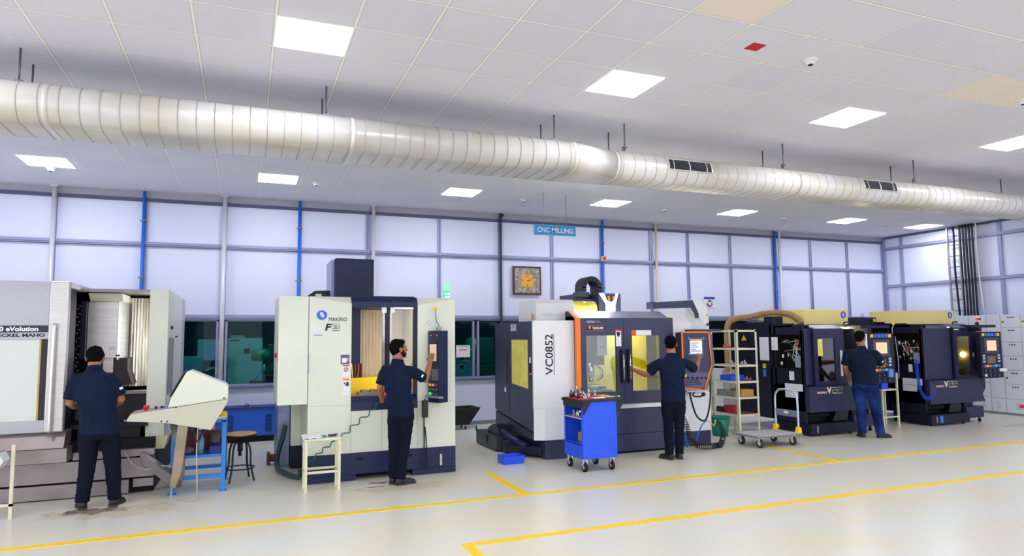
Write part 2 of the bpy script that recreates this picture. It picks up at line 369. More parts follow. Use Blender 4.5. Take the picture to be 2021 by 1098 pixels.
# ------------------------------------------------------------------ flat-oval duct
DUCT = mat('spiral_duct_sheet', (214, 212, 210), .27, .12, var=.05, vs=2.0, c2=(204, 200, 186))
def oval(x, yc, yf, zc, r, n=14):
    pts = []
    for i in range(n+1): t = PI/2+PI*i/n; pts.append((x, yc+r*math.cos(t), zc+r*math.sin(t)))
    for i in range(n+1): t = -PI/2+PI*i/n; pts.append((x, yf+r*math.cos(t), zc+r*math.sin(t)))
    return pts
duct = root('ventilation_duct', 'long off-white flat-oval spiral duct hung under the ceiling', 'duct', (3, 6.9, 3.72))
S1 = (6.62, 7.02, 3.727, .178); S2 = (6.75, 6.98, 3.722, .172)
B().loop([oval(-9, *S1), oval(3.40, *S1)]).obj('wide_section', DUCT, duct)
B().loop([oval(3.40, *S1), oval(3.98, *S2)]).obj('reducer', DUCT, duct)
B().loop([oval(3.98, *S2), oval(XR, *S2)]).obj('narrow_section', DUCT, duct)
SEAM = mat('duct_seam', (170, 166, 162), .4, .1)
def band(x, S, wd=.008, e=.0035):
    y0, y1, zc, r = S
    return B().loop([oval(x, y0, y1, zc, r+e), oval(x+wd, y0, y1, zc, r+e)])
x = -2.4
while x < 3.35: band(x, S1).obj('spiral_seam', SEAM, duct); x += .15
x = 4.05
while x < 12.4: band(x, S2, .007, .0025).obj('spiral_seam', SEAM, duct); x += .15
for x, S in ((-1.62, S1), (.92, S1), (3.36, S1), (3.98, S2), (6.7, S2), (9.15, S2), (11.7, S2)):
    band(x, S, .045, .004).obj('coupling', DUCT, duct)
for xa in (4.70, 7.90):
    yy = 6.75-.172
    g = B()
    P_ = [(6.75+.178*math.cos(t), 3.722+.178*math.sin(t)) for t in [PI-.62+.75*i/6 for i in range(7)]]
    Q_ = [(6.75+.160*math.cos(t), 3.722+.160*math.sin(t)) for t in [PI-.62+.75*i/6 for i in range(7)]]
    fr = B().prism([(a, b) for a, b in P_]+[(a, b) for a, b in Q_[::-1]], 'x', xa-.02, xa+.60).obj('grille', PIT, duct)
    e = B()
    P2 = [(6.75+.184*math.cos(t), 3.722+.184*math.sin(t)) for t in [PI-.66+.83*i/6 for i in range(7)]]
    for (u, v) in ((xa-.035, xa-.015), (xa+.27, xa+.285), (xa+.045, xa+.055), (xa+.525, xa+.535), (xa+.595, xa+.615)):
        e.prism(P2+[(a, b) for a, b in Q_[::-1]], 'x', u, v)
    for t in (PI-.66, PI+.14): e.cyl((xa-.03, 6.75+.183*math.cos(t), 3.722+.183*math.sin(t)), (xa+.61, 6.75+.183*math.cos(t), 3.722+.183*math.sin(t)), .008, n=6)
    e.obj('grille_frame', DUCT, fr)
    lv = B()
    for i in range(8):
        t = PI-.56+.63*i/7
        lv.box(xa, xa+.58, 6.75+.181*math.cos(t)-.002, 6.75+.181*math.cos(t)+.004, 3.722+.181*math.sin(t)-.003, 3.722+.181*math.sin(t)+.001)
    lv.obj('louvre', mat('grey_louvre', (74, 72, 92), .5), fr)
for i, x in enumerate((-1.84, .70, 3.21, 4.13, 6.55, 9.0, 11.53)):
    for y in (6.68, 7.05):
        solo('hanger_rod', B().cyl((x, y, 3.895), (x, y, H), .009, n=8).box(x-.03, x+.03, y-.012, y+.012, 3.93, 3.945).box(x-.03, x-.022, y-.01, y+.01, 3.89, 3.94), mat('galvanised_rod', (110, 108, 116), .4, .6),
             'thin steel %s rod holding the duct, pair %s' % ('front' if y < 7 else 'rear', ('nearest the left edge', 'above the cream machine column', 'just before the reducer', 'just past the reducer', 'after the first grille', 'after the second grille', 'at the right edge')[i]), 'hanger rod', (x, y, 3.9), 'duct hanger rods')

# ------------------------------------------------------------------ floor lines
LINE = mat('yellow_floor_tape', (255, 210, 0), .45, spec=.3)
def fl(a, c, wd, label):
    a, c = Vector((*a, 0)), Vector((*c, 0)); d = (c-a).normalized(); n = Vector((-d.y, d.x, 0))*wd/2; z = Vector((0, 0, .003))
    b = B(); b.loop([[p-n, p+n, p+n+z, p-n+z] for p in (a, c)], True, False)
    o = solo('floor_line', b, LINE, label, 'floor line', a, 'yellow aisle lines'); return o
fl((XL, 6.85), (XR, 6.85), .085, 'long yellow floor line running in front of all the machines')
fl((1.80, 5.43), (XR, 5.43), .085, 'nearer long yellow floor line, starting at a corner')
fl((1.752, 5.47), (1.752, 2.0), .085, 'yellow floor line leading from the corner towards the viewer')
fl((2.89, 6.895), (2.89, 8.10), .085, 'short yellow floor line between the cream machine and the tool cart')
fl((7.45, 6.90), (7.51, 8.30), .085, 'short yellow floor line leading to the platform trolley')

# ------------------------------------------------------------------ pipes on the back wall
PIPEW = mat('white_pipe', (226, 224, 232), .35, .2); PIPEC = mat('cream_pipe', (224, 212, 190), .4); PIPEB = mat('blue_air_pipe', (20, 112, 226), .4); PIPEG = mat('dark_green_cable', (10, 60, 66), .5)
for x, m, r, l in ((-2.90, PIPEW, .035, 'white post against the wall, left of the steel machine top'), (-.37, PIPEW, .038, 'white post against the wall beside the window with the green drill'), (2.22, PIPEW, .034, 'white post rising behind the cream machine'), (8.52, PIPEC, .028, 'cream pipe rising behind the white and black machine'), (12.07, PIPEW, .034, 'pale pipe rising behind the first yellow-topped machine')):
    solo('wall_pipe', B().cyl((x, YB-.09, 0), (x, YB-.09, H-.02), r, n=16).box(x-.02, x+.02, YB-.08, YB-.03, 3.2, 3.24).box(x-.05, x+.05, YB-.13, YB-.03, H-.02, H), m, l, 'pipe', (x, YB-.09, 0), 'posts and pipes on the back wall')
for x, l in ((-1.62, 'blue compressed air pipe behind the steel machine'), (.885, 'blue compressed air pipe left of the cream machine top box'), (7.16, 'blue compressed air pipe with an orange valve, right of the clock'), (11.94, 'blue compressed air pipe behind the first yellow-topped machine')):
    t = root('air_pipe', l, 'pipe', (x, YB-.08, 0), 'blue air pipes on the back wall')
    B().cyl((x, YB-.08, .5), (x, YB-.08, H-.01), .026, n=14).obj('pipe', PIPEB, t)
    for z in (3.72, 2.76): B().cyl((x, YB-.08, z-.015), (x, YB-.08, z+.015), .036, n=14).box(x-.06, x+.06, YB-.06, YB-.04, z-.01, z+.01).obj('clamp', STEELD, t)
    if x == 7.16:
        B().box(x-.06, x+.06, YB-.13, YB-.1, 3.32, 3.42).obj('plate', mat('pale_plate', (240, 214, 160)), t)
        B().box(x-.035, x+.035, YB-.15, YB-.13, 3.335, 3.405).obj('valve', mat('orange_red', (200, 80, 30), .5), t)
solo('conduit', B().tube([(4.79, YB-.09, .4), (4.79, YB-.09, 4.0), (4.78, YB-.1, 4.1), (4.84, YB-.12, 4.2)], .026, 10, 3), PIPEG, 'dark green cable conduit on the wall left of the clock', 'conduit', (4.79, YB-.09, .4))
# clock
t = root('wall_clock', 'square wall clock with patterned stone face and orange centre', 'clock', (5.38, YB-.04, 2.86))
B().box(5.06, 5.69, YB-.075, YB-.04, 2.565, 3.155).obj('frame', mat('brown_wood_frame', (84, 46, 38), .5), t, .004)
B().box(5.10, 5.65, YB-.08, YB-.075, 2.605, 3.115).obj('dial', mat('speckled_stone', (160, 148, 140), .6, var=.45, vs=18), t)
B().box(5.245, 5.50, YB-.084, YB-.08, 2.735, 2.99).obj('centre_plate', mat('orange_plate', (244, 172, 40), .5, var=.1, vs=12), t)
B().prism([(5.37, 2.85), (5.38, 2.865), (5.50, 2.93), (5.50, 2.92)], 'y', YB-.088, YB-.085).obj('minute_hand', INK, t)
B().prism([(5.37, 2.85), (5.37, 2.865), (5.47, 2.852), (5.47, 2.845)], 'y', YB-.09, YB-.088).obj('hour_hand', INK, t)
text('numerals', '12', INK, t, 5.345, 5.40, 2.945, 2.975, YB-.085); text('numerals', '6', INK, t, 5.36, 5.385, 2.745, 2.775, YB-.085); text('numerals', '9', INK, t, 5.255, 5.28, 2.845, 2.875, YB-.085); text('numerals', '3', INK, t, 5.47, 5.49, 2.875, 2.90, YB-.085)
# hanging sign
t = root('hanging_sign', 'blue hanging sign reading CNC MILLING', 'sign', (5.03, 10.5, 3.57))
B().box(4.632, 5.425, 10.49, 10.515, 3.487, 3.655).obj('sign_board', mat('sign_blue', (30, 150, 226), .4), t)
B().box(4.625, 5.432, 10.487, 10.518, 3.48, 3.49).box(4.625, 5.432, 10.487, 10.518, 3.652, 3.662).box(4.625, 4.635, 10.487, 10.518, 3.48, 3.662).box(5.422, 5.432, 10.487, 10.518, 3.48, 3.662).obj('sign_edge', mat('sign_edge_green', (130, 176, 190), .4, .3), t)
text('lettering', 'CNC MILLING', WHITE, t, 4.68, 5.385, 3.525, 3.615, 10.488, bold=.02)
for x in (4.81, 5.25): B().cyl((x, 10.5, 3.66), (x, 10.5, H), .006, n=6).obj('suspension_rod', STEELD, t)
# poster and notice
t = root('poster', 'small poster with a blue heading and a coloured wheel on the wall', 'poster', (9.98, YB-.02, 2.45))
B().box(9.83, 10.13, YB-.02, YB-.012, 2.33, 2.585).obj('sheet', PAPER, t); B().box(9.83, 10.13, YB-.023, YB-.02, 2.53, 2.585).obj('heading_band', mat('poster_blue', (44, 66, 160)), t)
for i, c in enumerate(((40, 200, 220), (60, 60, 160), (250, 170, 80), (60, 50, 60), (220, 60, 170), (160, 120, 220))):
    q = [(9.985+r*math.cos(a), 2.43+r*math.sin(a)) for r, a in [(.04, i*PI/3), (.085, i*PI/3), (.085, i*PI/3+.5), (.085, (i+1)*PI/3), (.04, (i+1)*PI/3), (.04, i*PI/3+.5)]]
    B().prism(q, 'y', YB-.023, YB-.02).obj('wheel_segment', mat('wheel%d' % i, c), t)
t = root('paper_notice', 'white paper notice taped to the window beside the cream machine', 'notice', (4.0, YB-.03, 1.43))
B().box(3.86, 4.143, YB-.035, YB-.031, 1.32, 1.555).obj('sheet', PAPER, t); B().box(3.92, 4.08, YB-.037, YB-.035, 1.455, 1.475).obj('red_heading', mat('red_print', (226, 60, 40)), t)
B().box(3.89, 4.11, YB-.037, YB-.035, 1.532, 1.542).obj('dark_line', INK, t)

# ------------------------------------------------------------------ right wall: cable ladder, cables, switchgear
t = root('cable_ladder', 'tall galvanised cable ladder fixed to the right-hand wall', 'cable ladder', (15.6, 10.67, 2.1))
for y in (10.82, 10.53): B().box(15.56, 15.62, y-.012, y+.012, 2.09, 4.2).obj('rail', STEEL, t)
for i in range(8): B().box(15.59, 15.61, 10.542, 10.808, 2.2+.26*i, 2.225+.26*i).obj('rung', STEEL, t)
B().tube([(15.55, 10.66, 4.2), (15.52, 10.62, 4.0), (15.55, 10.66, 3.2), (15.55, 10.62, 2.1)], .022, 8, 4).obj('cable', RUBBER, t)
BL = mat('cable_black', (16, 16, 24), .5)
for i in range(9):
    y = 10.46-.036*i; a = .004*math.sin(i*2.3)
    solo('power_cable', B().tube([(15.50+.04*(i % 2), y, 4.21), (15.50+.04*(i % 2), y, 3.6), (15.50+.04*(i % 2), y-.002, 2.9), (15.50+.04*(i % 2), y+.0, 2.085)], .0175, 8, 4), BL, 'black power cable in the thick bundle running down the right wall', 'cable', (15.52, y, 2.085), 'black cable bundle on the right wall')
for y, l in ((10.10, 'white'), (10.505, 'grey')): solo('power_cable', B().tube([(15.52, y, 4.21), (15.54, y+.02, 3.3), (15.52, y-.06 if y < 10.3 else y, 2.085)], .014, 8, 4), WHITE if l == 'white' else STEEL, 'thin %s cable at the %s edge of the black cable bundle' % (l, 'far' if y > 10.3 else 'near'), 'cable', (15.52, y, 2.085))
SG = mat('light_grey_enclosure', (226, 232, 242), .45, var=.015)
yb_ = [10.6, 10.17, 9.87, 9.49, 9.20, 8.81, 8.45, 8.05, 7.65]
ZR = [.04, .33, .635, .917, 1.21, 1.50, 1.80, 2.07]
nm = ['behind the last machine', 'partly behind the last machine', 'with the red lamps', 'tall and louvred, right of the red lamps', 'with six doors bearing three small dots', 'at the right edge of the picture', 'past the right edge', 'furthest past the right edge']
for i in range(8):
    y1, y0 = yb_[i], yb_[i+1]
    t = root('switchgear_cabinet', 'light grey switchgear cabinet ' + nm[i], 'cabinet', (14.98, (y0+y1)/2, 0), 'switchgear along the right wall')
    B().box(14.72, 15.30, y0+.002, y1-.002, .0, 2.07).obj('body', SG, t, .004)
    B().box(14.71, 14.72, y0, y1, 0, .04).obj('plinth', MATS['grey_base'], t)
    if i in (1, 3):
        rows = [(.04, .33), (.33, 2.07)] if i == 3 else [(.04, .33), (.33, 1.8), (1.8, 2.07)]
    else: rows = list(zip(ZR[:-1], ZR[1:]))
    for z0, z1 in rows:
        d = B().box(14.70, 14.72, y0+.008, y1-.008, z0+.006, z1-.006).obj('door', SG, t, .003)
        if i in (4, 5, 6, 7) and z0 > .3:
            for q in (.3, .42, .54): B().cyl((14.695, y1-(y1-y0)*(q+.1), z1-.06), (14.70, y1-(y1-y0)*(q+.1), z1-.06), .014, n=10).obj('dot', INK, d)
        if (i in (0, 1, 4) and (z1 > 2 or .5 < z0 < .7)) or (i == 5 and z1 > 2): B().cyl((14.69, y1-.05, z0+.12), (14.70, y1-.05, z0+.12), .024, n=12).obj('lock', mat('brass', (196, 150, 40), .35, .6), d)
        if i == 2 and z0 > .3:
            B().box(14.694, 14.70, y0+.06, y1-.12, z0+.04, z1-.05).obj('label_plate', PAPER, d)
            B().cyl((14.67, y1-.20, z1-.08), (14.70, y1-.20, z1-.08), .030, n=14).obj('indicator_lamp', mat('red_lamp', (255, 40, 40), emit=(255, 30, 20), es=3.0), d)
            B().cyl((14.66, y1-.20, z1-.175), (14.70, y1-.20, z1-.175), .035, n=14).obj('rotary_switch', INK, d)
            if z1 > 2: B().box(14.68, 14.70, y0+.1, y0+.2, z1-.09, z1-.06).obj('meter', INK, d)
        if i in (3, 5) or z0 < .1:
            lv = B()
            for s in range(5): lv.box(14.694, 14.70, y0+.12, y0+.19, (z0+z1)/2-.06+.03*s, (z0+z1)/2-.05+.03*s)
            lv.obj('louvre', mat('louvre_grey', (186, 190, 200)), d)
    if i == 4: B().box(14.695, 14.70, y0+.02, y0+.14, .16, .23).obj('sign_plate', mat('pink_red', (240, 60, 100)), t)
# ================================================================== steel machining centre at the left (door slid open)
t = root('milling_machine', 'grey stainless machining centre with its sliding door open and cream side', 'milling machine', (-2.2, 9.6, 0))
b = B().box(-4.4, -.93, 8.80, 11.2, 0, .60)
b.obj('underframe', PIT, t)
B().box(-4.4, -1.17, 8.70, 8.80, .012, .162).obj('lower_skirt', STEELD, t, .003)
B().box(-1.13, -.93, 8.72, 8.80, .07, .162).obj('corner_skirt', STEELD, t, .003)
B().box(-4.4, -.925, 8.70, 8.80, .182, .398).obj('middle_skirt', STEELD, t, .003)
B().box(-1.72, -.925, 8.70, 8.82, .412, .492).obj('upper_skirt', STEELD, t, .003)
B().box(-1.26, -1.235, 8.69, 8.7, .02, .16).obj('skirt_bracket', STEEL, t)
B().prism([(8.46, .435), (8.46, .580), (8.72, .580), (8.72, .435)], 'x', -4.4, -1.725).obj('lower_ledge', STEELD, t, .003)
B().prism([(8.47, .585), (8.56, .752), (8.80, .752), (8.80, .585)], 'x', -4.4, -1.76).obj('sloped_ledge', mat('warm_steel', (150, 138, 138), .38, .6, var=.1, vs=3), t, .003)
# sliding door
dr = B().box(-4.4, -1.955, 8.50, 8.55, 1.74, 2.36).box(-4.4, -1.955, 8.50, 8.55, .755, .882).obj('sliding_door', DOORST, t, .003)
B().box(-1.952, -1.775, 8.475, 8.56, .755, 2.36).obj('door_stile', mat('brushed_door_edge', (196, 192, 188), .3, .6, var=.05, vs=3, stretch=(1, 1, 14)), dr, .012)
B().box(-2.015, -1.955, 8.51, 8.55, .882, 1.74).obj('dark_stile', BLACK, dr)
B().box(-2.03, -2.013, 8.505, 8.53, .882, 1.74).obj('window_seal', mat('yellowed_seal', (190, 164, 90), .5), dr)
B().box(-4.4, -2.03, 8.515, 8.53, .882, 1.74).obj('door_window', mat('frosted_window', (214, 220, 214), .25, var=.03, vs=1.5), dr)
hb = [(-1.885, 8.44, 1.88)]+[(-1.885, 8.415, 1.84), (-1.888, 8.41, 1.4), (-1.888, 8.41, .9), (-1.885, 8.44, .79)]
B().tube([(-1.885, 8.475, 1.87), (-1.885, 8.43, 1.87), (-1.886, 8.42, 1.80), (-1.888, 8.42, .86), (-1.888, 8.43, .79), (-1.888, 8.475, .79)], .017, 10, 4).obj('handle', mat('satin_tube', (236, 234, 232), .3, .4), dr)
B().box(-3.6, -1.957, 8.495, 8.50, 1.812, 1.887).obj('name_band', mat('dark_band', (30, 30, 60), .4), dr)
text('lettering', '50 eVolution', WHITE, dr, -2.425, -2.045, 1.825, 1.875, 8.495, bold=.035)
text('lettering', 'DMU', WHITE, dr, -2.62, -2.47, 1.825, 1.875, 8.495, bold=.035)
text('lettering', 'DECKEL MAHO', INK, dr, -2.45, -1.985, 1.765, 1.80, 8.50, bold=.035)
B().box(-1.80, -1.772, 8.56, 9.75, 2.30, 2.36).obj('door_top_return', GREYW, dr)
# frame, interior
B().box(-4.4, -1.80, 8.60, 8.95, .60, 2.33).obj('left_body', NAVYD, t)
B().box(-4.4, -.90, 11.0, 11.2, .6, 2.31).obj('rear_wall', PIT, t)
B().box(-4.4, -1.90, 8.95, 11.0, .6, 2.31).obj('tool_magazine_housing', PIT, t)
B().box(-1.90, -1.05, 8.98, 9.08, 2.285, 2.32).obj('header_beam', STEELD, t)
B().box(-1.90, -1.05, 9.08, 11.0, 2.30, 2.32).obj('roof_sheet', STEELD, t)
tm = B()
for i in range(13):
    z = .95+.095*i; tm.cyl((-1.87, 9.12, z), (-1.80, 9.06, z), .028, .012, 10); tm.cyl((-1.87, 9.26, z+.04), (-1.81, 9.2, z+.04), .024, .012, 8)
tm.obj('tool_holders', mat('dark_tool_steel', (70, 66, 84), .3, .8), t)
sh = B().box(-1.765, -1.44, 9.38, 9.9, 1.505, 2.19).obj('spindle_housing', STEEL, t, .006)
B().prism([(9.36, 2.19), (9.24, 2.285), (9.9, 2.285), (9.9, 2.19)], 'x', -1.74, -1.39).obj('housing_hood', mat('cream_hood', (232, 226, 200), .4), sh)
B().prism([(-1.44, 9.38), (-1.375, 9.52), (-1.375, 9.9), (-1.44, 9.9)], 'z', 1.48, 2.19).obj('angled_side', STEEL, sh)
B().box(-1.82, -1.765, 9.30, 9.9, 1.505, 2.19).obj('left_guard', NAVYD, sh)
B().box(-1.53, -1.46, 9.372, 9.38, 1.60, 1.65).obj('label_plate', PAPER, sh)
for x in (-1.44, -1.42): B().cyl((x, 9.37, 1.535), (x, 9.38, 1.535), .012, n=8).obj('port', INK, sh)
B().box(-1.60, -1.49, 9.48, 9.9, 1.15, 1.505).obj('spindle_column', STEEL, t)
B().prism([(-1.47, 1.505), (-1.33, 1.505), (-1.33, 1.36), (-1.27, 1.18), (-1.47, 1.18)], 'y', 9.42, 9.8).obj('milling_head', mat('brown_black', (44, 30, 30), .5), t)
be = B()
for i in range(10):
    x = -1.37+.034*i; be.prism([(x, 9.84), (x+.017, 9.80), (x+.034, 9.84)], 'z', 1.13, 2.26)
be.box(-1.5, -1.0, 9.84, 9.9, 1.13, 2.26)
be.obj('bellows_cover', mat('stained_steel', (240, 236, 228), .35, .15, var=.5, vs=3, stretch=(7, 1, .5), c2=(168, 154, 132)), t)
B().box(-1.385, -1.375, 9.76, 9.80, 1.5, 2.2).obj('guide_rail', CHROME, t)
B().box(-1.9, -1.05, 9.2, 10.9, .60, 1.08).obj('table_block', mat('oily_black', (22, 22, 30), .35), t, .01)
B().box(-1.9, -1.06, 9.15, 9.3, 1.08, 1.115).obj('table_edge', STEELD, t)
B().box(-1.82, -1.02, 8.86, 9.2, .725, .775).box(-1.55, -1.1, 8.9, 9.2, .6, .725).obj('pallet_table', mat('dark_iron', (40, 38, 42), .4, .5), t, .004)
for x in (-1.22, -1.27, -1.15): B().cyl((x, 8.95, .775), (x, 8.95, .80), .016, n=10).obj('clamp_bolt', CHROME, t)
B().box(-1.74, -1.64, 8.84, 8.9, .84, .93).obj('hand_unit', BLACK, t)
B().box(-1.09, -1.06, 9.45, 9.50, 1.2, 2.2).obj('work_lamp', mat('cool_lamp', (255, 255, 255), emit=(240, 250, 255), es=20.0), t)
# cream pillar and side
B().box(-1.05, -.85, 8.90, 9.4, .52, 2.32).obj('front_pillar', CREAM, t, .006)
B().prism([(-1.05, .46), (-1.05, .60), (-.80, .60), (-.84, .46)], 'y', 8.84, 9.2).obj('pillar_foot', mat('yellowed_cream', (228, 216, 170), .45), t, .004)
B().box(-.90, -.848, 9.4, 10.75, .52, 2.315).obj('side_panel', GREYW, t, .003)
B().box(-.90, -.846, 10.755, 11.2, .50, 2.31).obj('rear_side_panel', mat('grey_side', (186, 190, 200), .45), t, .003)
B().box(-.847, -.843, 9.05, 9.62, 1.06, 1.745).obj('side_recess', mat('mid_grey', (140, 142, 150), .5), t)
B().box(-.847, -.844, 9.22, 9.5, 1.85, 1.89).obj('type_plate', INK, t)
B().box(-.847, -.844, 9.80, 10.15, 1.75, 1.77).obj('type_plate', INK, t)
B().box(-4.4, -.90, 9.9, 11.2, 2.31, 2.33).obj('roof', GREYW, t)
# control console of the steel machine
cn = root('control_console', 'cream wedge-shaped swivel control console on a steel arm beside the blue table', 'control console', (-.6, 8.25, .1))
lo = [(-1.134, .873), (-1.092, .944), (-.74, .988), (-.155, 1.06), (-.156, 1.03), (-.318, .736), (-.758, .837)]
hs = B().prism(lo, 'y', 8.05, 8.42).obj('lower_housing', mat('cream_console_lower', (200, 198, 176), .45), cn, .006)
up = [(-.745, .992), (-.715, 1.105), (-.575, 1.372), (-.535, 1.386), (-.18, 1.225), (-.155, 1.19), (-.155, 1.062)]
B().prism(up, 'y', 8.065, 8.405).obj('upper_housing', CREAM, cn, .008)
B().prism([(-.726, 1.108), (-.588, 1.374), (-.598, 1.38), (-.738, 1.112)], 'y', 8.07, 8.40).obj('screen_bezel', BLACK, cn)
B().prism([(-1.085, .946), (-.75, .990), (-.752, .996), (-1.087, .952)], 'y', 8.07, 8.40).obj('keyboard', mat('mauve_keys', (176, 150, 176), .5), cn)
B().cyl((-.955, 8.12, .965), (-.955, 8.12, .995), .018, n=12).cyl((-.955, 8.12, .995), (-.955, 8.12, 1.025), .032, n=16).obj('emergency_stop', RED, cn)
for x, m in ((-.865, INK), (-.81, INK), (-.79, BLUEP)): B().cyl((x, 8.14, .975), (x, 8.14, 1.012), .012, n=10).obj('knob', m, cn)
for x, z in ((-.665, .998), (-.195, 1.075), (-.80, .858), (-.745, .853)): B().cyl((x, 8.045, z), (x, 8.052, z), .009, n=10).obj('screw', INK, cn)
B().tube([(-.70, 8.30, .8), (-.62, 8.30, .5), (-.62, 8.32, .24), (-.655, 8.36, .12)], .055, 4).obj('arm_column', STEELD, cn)
B().prism([(-.66, .80), (-.55, .80), (-.60, .28), (-.66, .10), (-.72, .13), (-.70, .30)], 'y', 8.25, 8.36).obj('arm_upright', mat('worn_steel', (156, 140, 124), .35, .8, var=.2, vs=3), cn, .01)
B().loop([[(-.70, 8.27, .12), (-.64, 8.35, .12), (-.64, 8.35, .24), (-.70, 8.27, .24)], [(-1.06, 8.62, .34), (-1.02, 8.68, .34), (-1.02, 8.68, .46), (-1.06, 8.62, .46)]], True, False).obj('arm_link', STEELD, cn, .006)
B().cyl((-.50, 8.28, .68), (-.50, 8.28, .78), .05, n=14).obj('swivel_joint', BLACK, cn)
B().tube([(-.455, 8.22, .77), (-.46, 8.2, .5), (-.44, 8.12, .1), (-.45, 8.02, .012), (-.60, 8.1, .012), (-.70, 8.26, .012), (-.68, 8.35, .3)], .007, 6, 8).obj('cable', mat('beige_cable', (190, 176, 156), .5), cn)
B().tube([(-.50, 8.22, .77), (-.46, 8.21, .6), (-.40, 8.3, .72)], .009, 6, 5).obj('cable', BLACK, cn)
solo('air_line', B().tube([(-1.22, 8.68, .49), (-1.12, 8.60, .34), (-.98, 8.52, .29), (-.80, 8.43, .33), (-.66, 8.40, .30)], .007, 6, 8), mat('beige_cable', (190, 176, 156)), 'thin beige cable sagging from the steel machine to its console arm', 'cable', (-1.0, 8.58, .3))
B().tube([(-.73, 8.38, 1.0), (-.70, 8.38, 1.12), (-.66, 8.4, 1.2)], .012, 6, 4).obj('lamp_arm', BLACK, cn)

# blue table behind the console, with clutter
BF = BLUEF
t = root('work_table', 'sky blue steel work table with a lower shelf behind the cream console', 'table', (-.45, 8.8, 0))
X0, X1, Y0, Y1 = -.735, -.17, 8.45, 9.15
for x in (X0, X1-.045):
    for y in (Y0, Y1-.045):
        B().box(x, x+.045, y, y+.045, .006, .79).box(x-.02, x+.065, y-.02, y+.065, 0, .006).obj('leg', BF, t)
B().box(X0+.045, X1-.045, Y0+.005, Y0+.04, .15, .19).box(X0+.045, X1-.045, Y1-.04, Y1-.005, .15, .19).obj('stretcher', BF, t)
B().box(X0, X1, Y0, Y1, .77, .80).obj('table_top', BF, t, .003)
B().box(X0+.045, X1-.045, Y0+.01, Y1-.01, .385, .415).obj('lower_shelf', BF, t)
T = 'on the lower shelf of the sky blue table'
solo('parts_tray', B().box(-.62, -.24, 8.90, 9.1, .416, .62), mat('dark_red_bin', (110, 14, 26), .5), 'dark red bin ' + T, 'bin', (-.43, 8.97, .416))
solo('plastic_bottle', B().cyl((-.44, 8.56, .416), (-.44, 8.56, .58), .038, .038, 14).cyl((-.44, 8.56, .58), (-.44, 8.56, .63), .038, .014, 14).cyl((-.44, 8.56, .63), (-.44, 8.56, .66), .026, .026, 12), mat('clear_blue_bottle', (110, 150, 176), .2), 'clear bottle ' + T, 'bottle', (-.44, 8.56, .416))
solo('storage_bin', B().box(-.34, -.225, 8.48, 8.75, .416, .50), mat('deep_blue_bin', (24, 30, 130), .5), 'deep blue bin ' + T, 'bin', (-.28, 8.6, .416))
solo('metal_pot', B().cyl((-.30, 8.81, .416), (-.30, 8.81, .60), .052, .064, 16), mat('brown_pot', (96, 82, 80), .5), 'brown metal pot under the sky blue table, behind the deep blue bin', 'pot', (-.30, 8.81, .416))
solo('rag_heap', B().ball((-.58, 8.6, .46), .085, .07, .045), mat('grey_rag', (96, 88, 96), .9, var=.3), 'grey rags ' + T, 'rag', (-.58, 8.6, .416))
for i, (x, y, s, m, l) in enumerate(((-.22, 8.55, .05, PAPER, 'white folded paper'), (-.20, 8.68, .045, YELP, 'yellow tin'), (-.21, 8.85, .05, mat('orange_tin', (214, 120, 60)), 'orange tin'))):
    solo(('paper_pad', 'tin', 'tin')[i], B().box(x-s*.9, x+s*.6, y-s, y+s, .802, .82 if i == 0 else .86), m, l + ' on the right end of the sky blue table top', ('paper', 'tin', 'tin')[i], (x, y, .802))
# stool
t = root('work_stool', 'round wooden-topped stool with black bent tube legs beside the blue table', 'stool', (-.02, 8.93, 0))
B().cyl((-.02, 8.93, .555), (-.02, 8.93, .575), .185, n=28).obj('seat', WOOD, t, .004)
B().torus((-.02, 8.93, .553), .18, .012).obj('seat_ring', BLACK, t)
B().cyl((-.02, 8.93, .30), (-.02, 8.93, .55), .02, n=12).cyl((-.02, 8.93, .36), (-.02, 8.93, .47), .032, n=12).obj('screw_post', BLACK, t)
for i in range(4):
    a = PI/4+i*PI/2+.2; c, s = math.cos(a), math.sin(a)
    B().tube([(-.02+.02*c, 8.93+.02*s, .47), (-.02+.10*c, 8.93+.10*s, .46), (-.02+.14*c, 8.93+.14*s, .36), (-.02+.15*c, 8.93+.15*s, .2), (-.02+.20*c, 8.93+.20*s, .012)], .012, 8, 6).obj('leg', BLACK, t)
B().torus((-.02, 8.93, .16), .165, .009, n=28).obj('foot_ring', BLACK, t)
# blue cabinet by the wall
t = root('rectifier_cabinet', 'blue louvred steel cabinet standing low against the back wall', 'cabinet', (.15, 12.2, 0))
B().box(-.42, .52, 12.15, 12.58, .10, .56).obj('body', BLUEC, t, .005)
B().box(-.44, .54, 12.13, 12.6, .56, .575).obj('lid', mat('navy_lid', (22, 40, 110), .5), t)
B().box(-.40, .50, 12.18, 12.56, 0, .10).obj('plinth', PIT, t)
for x0 in (-.24, .36):
    lv = B()
    for i in range(14): lv.box(x0, x0+.10, 12.143, 12.152, .16+.022*i, .17+.022*i)
    lv.obj('louvre', mat('dark_blue_slot', (14, 50, 120), .6), t)
solo('hook_loop', B().torus((.06, 12.2, .605), .028, .006, (0, 1, 0), 16, 6), BLACK, 'small black lifting loop on the blue louvred cabinet', 'hook', (.06, 12.2, .575))

# ================================================================== cream and navy machining centre
t = root('milling_machine', 'cream and navy vertical machining centre with a green beacon on its right corner', 'milling machine', (1.6, 9.2, 0))
FY = 8.38
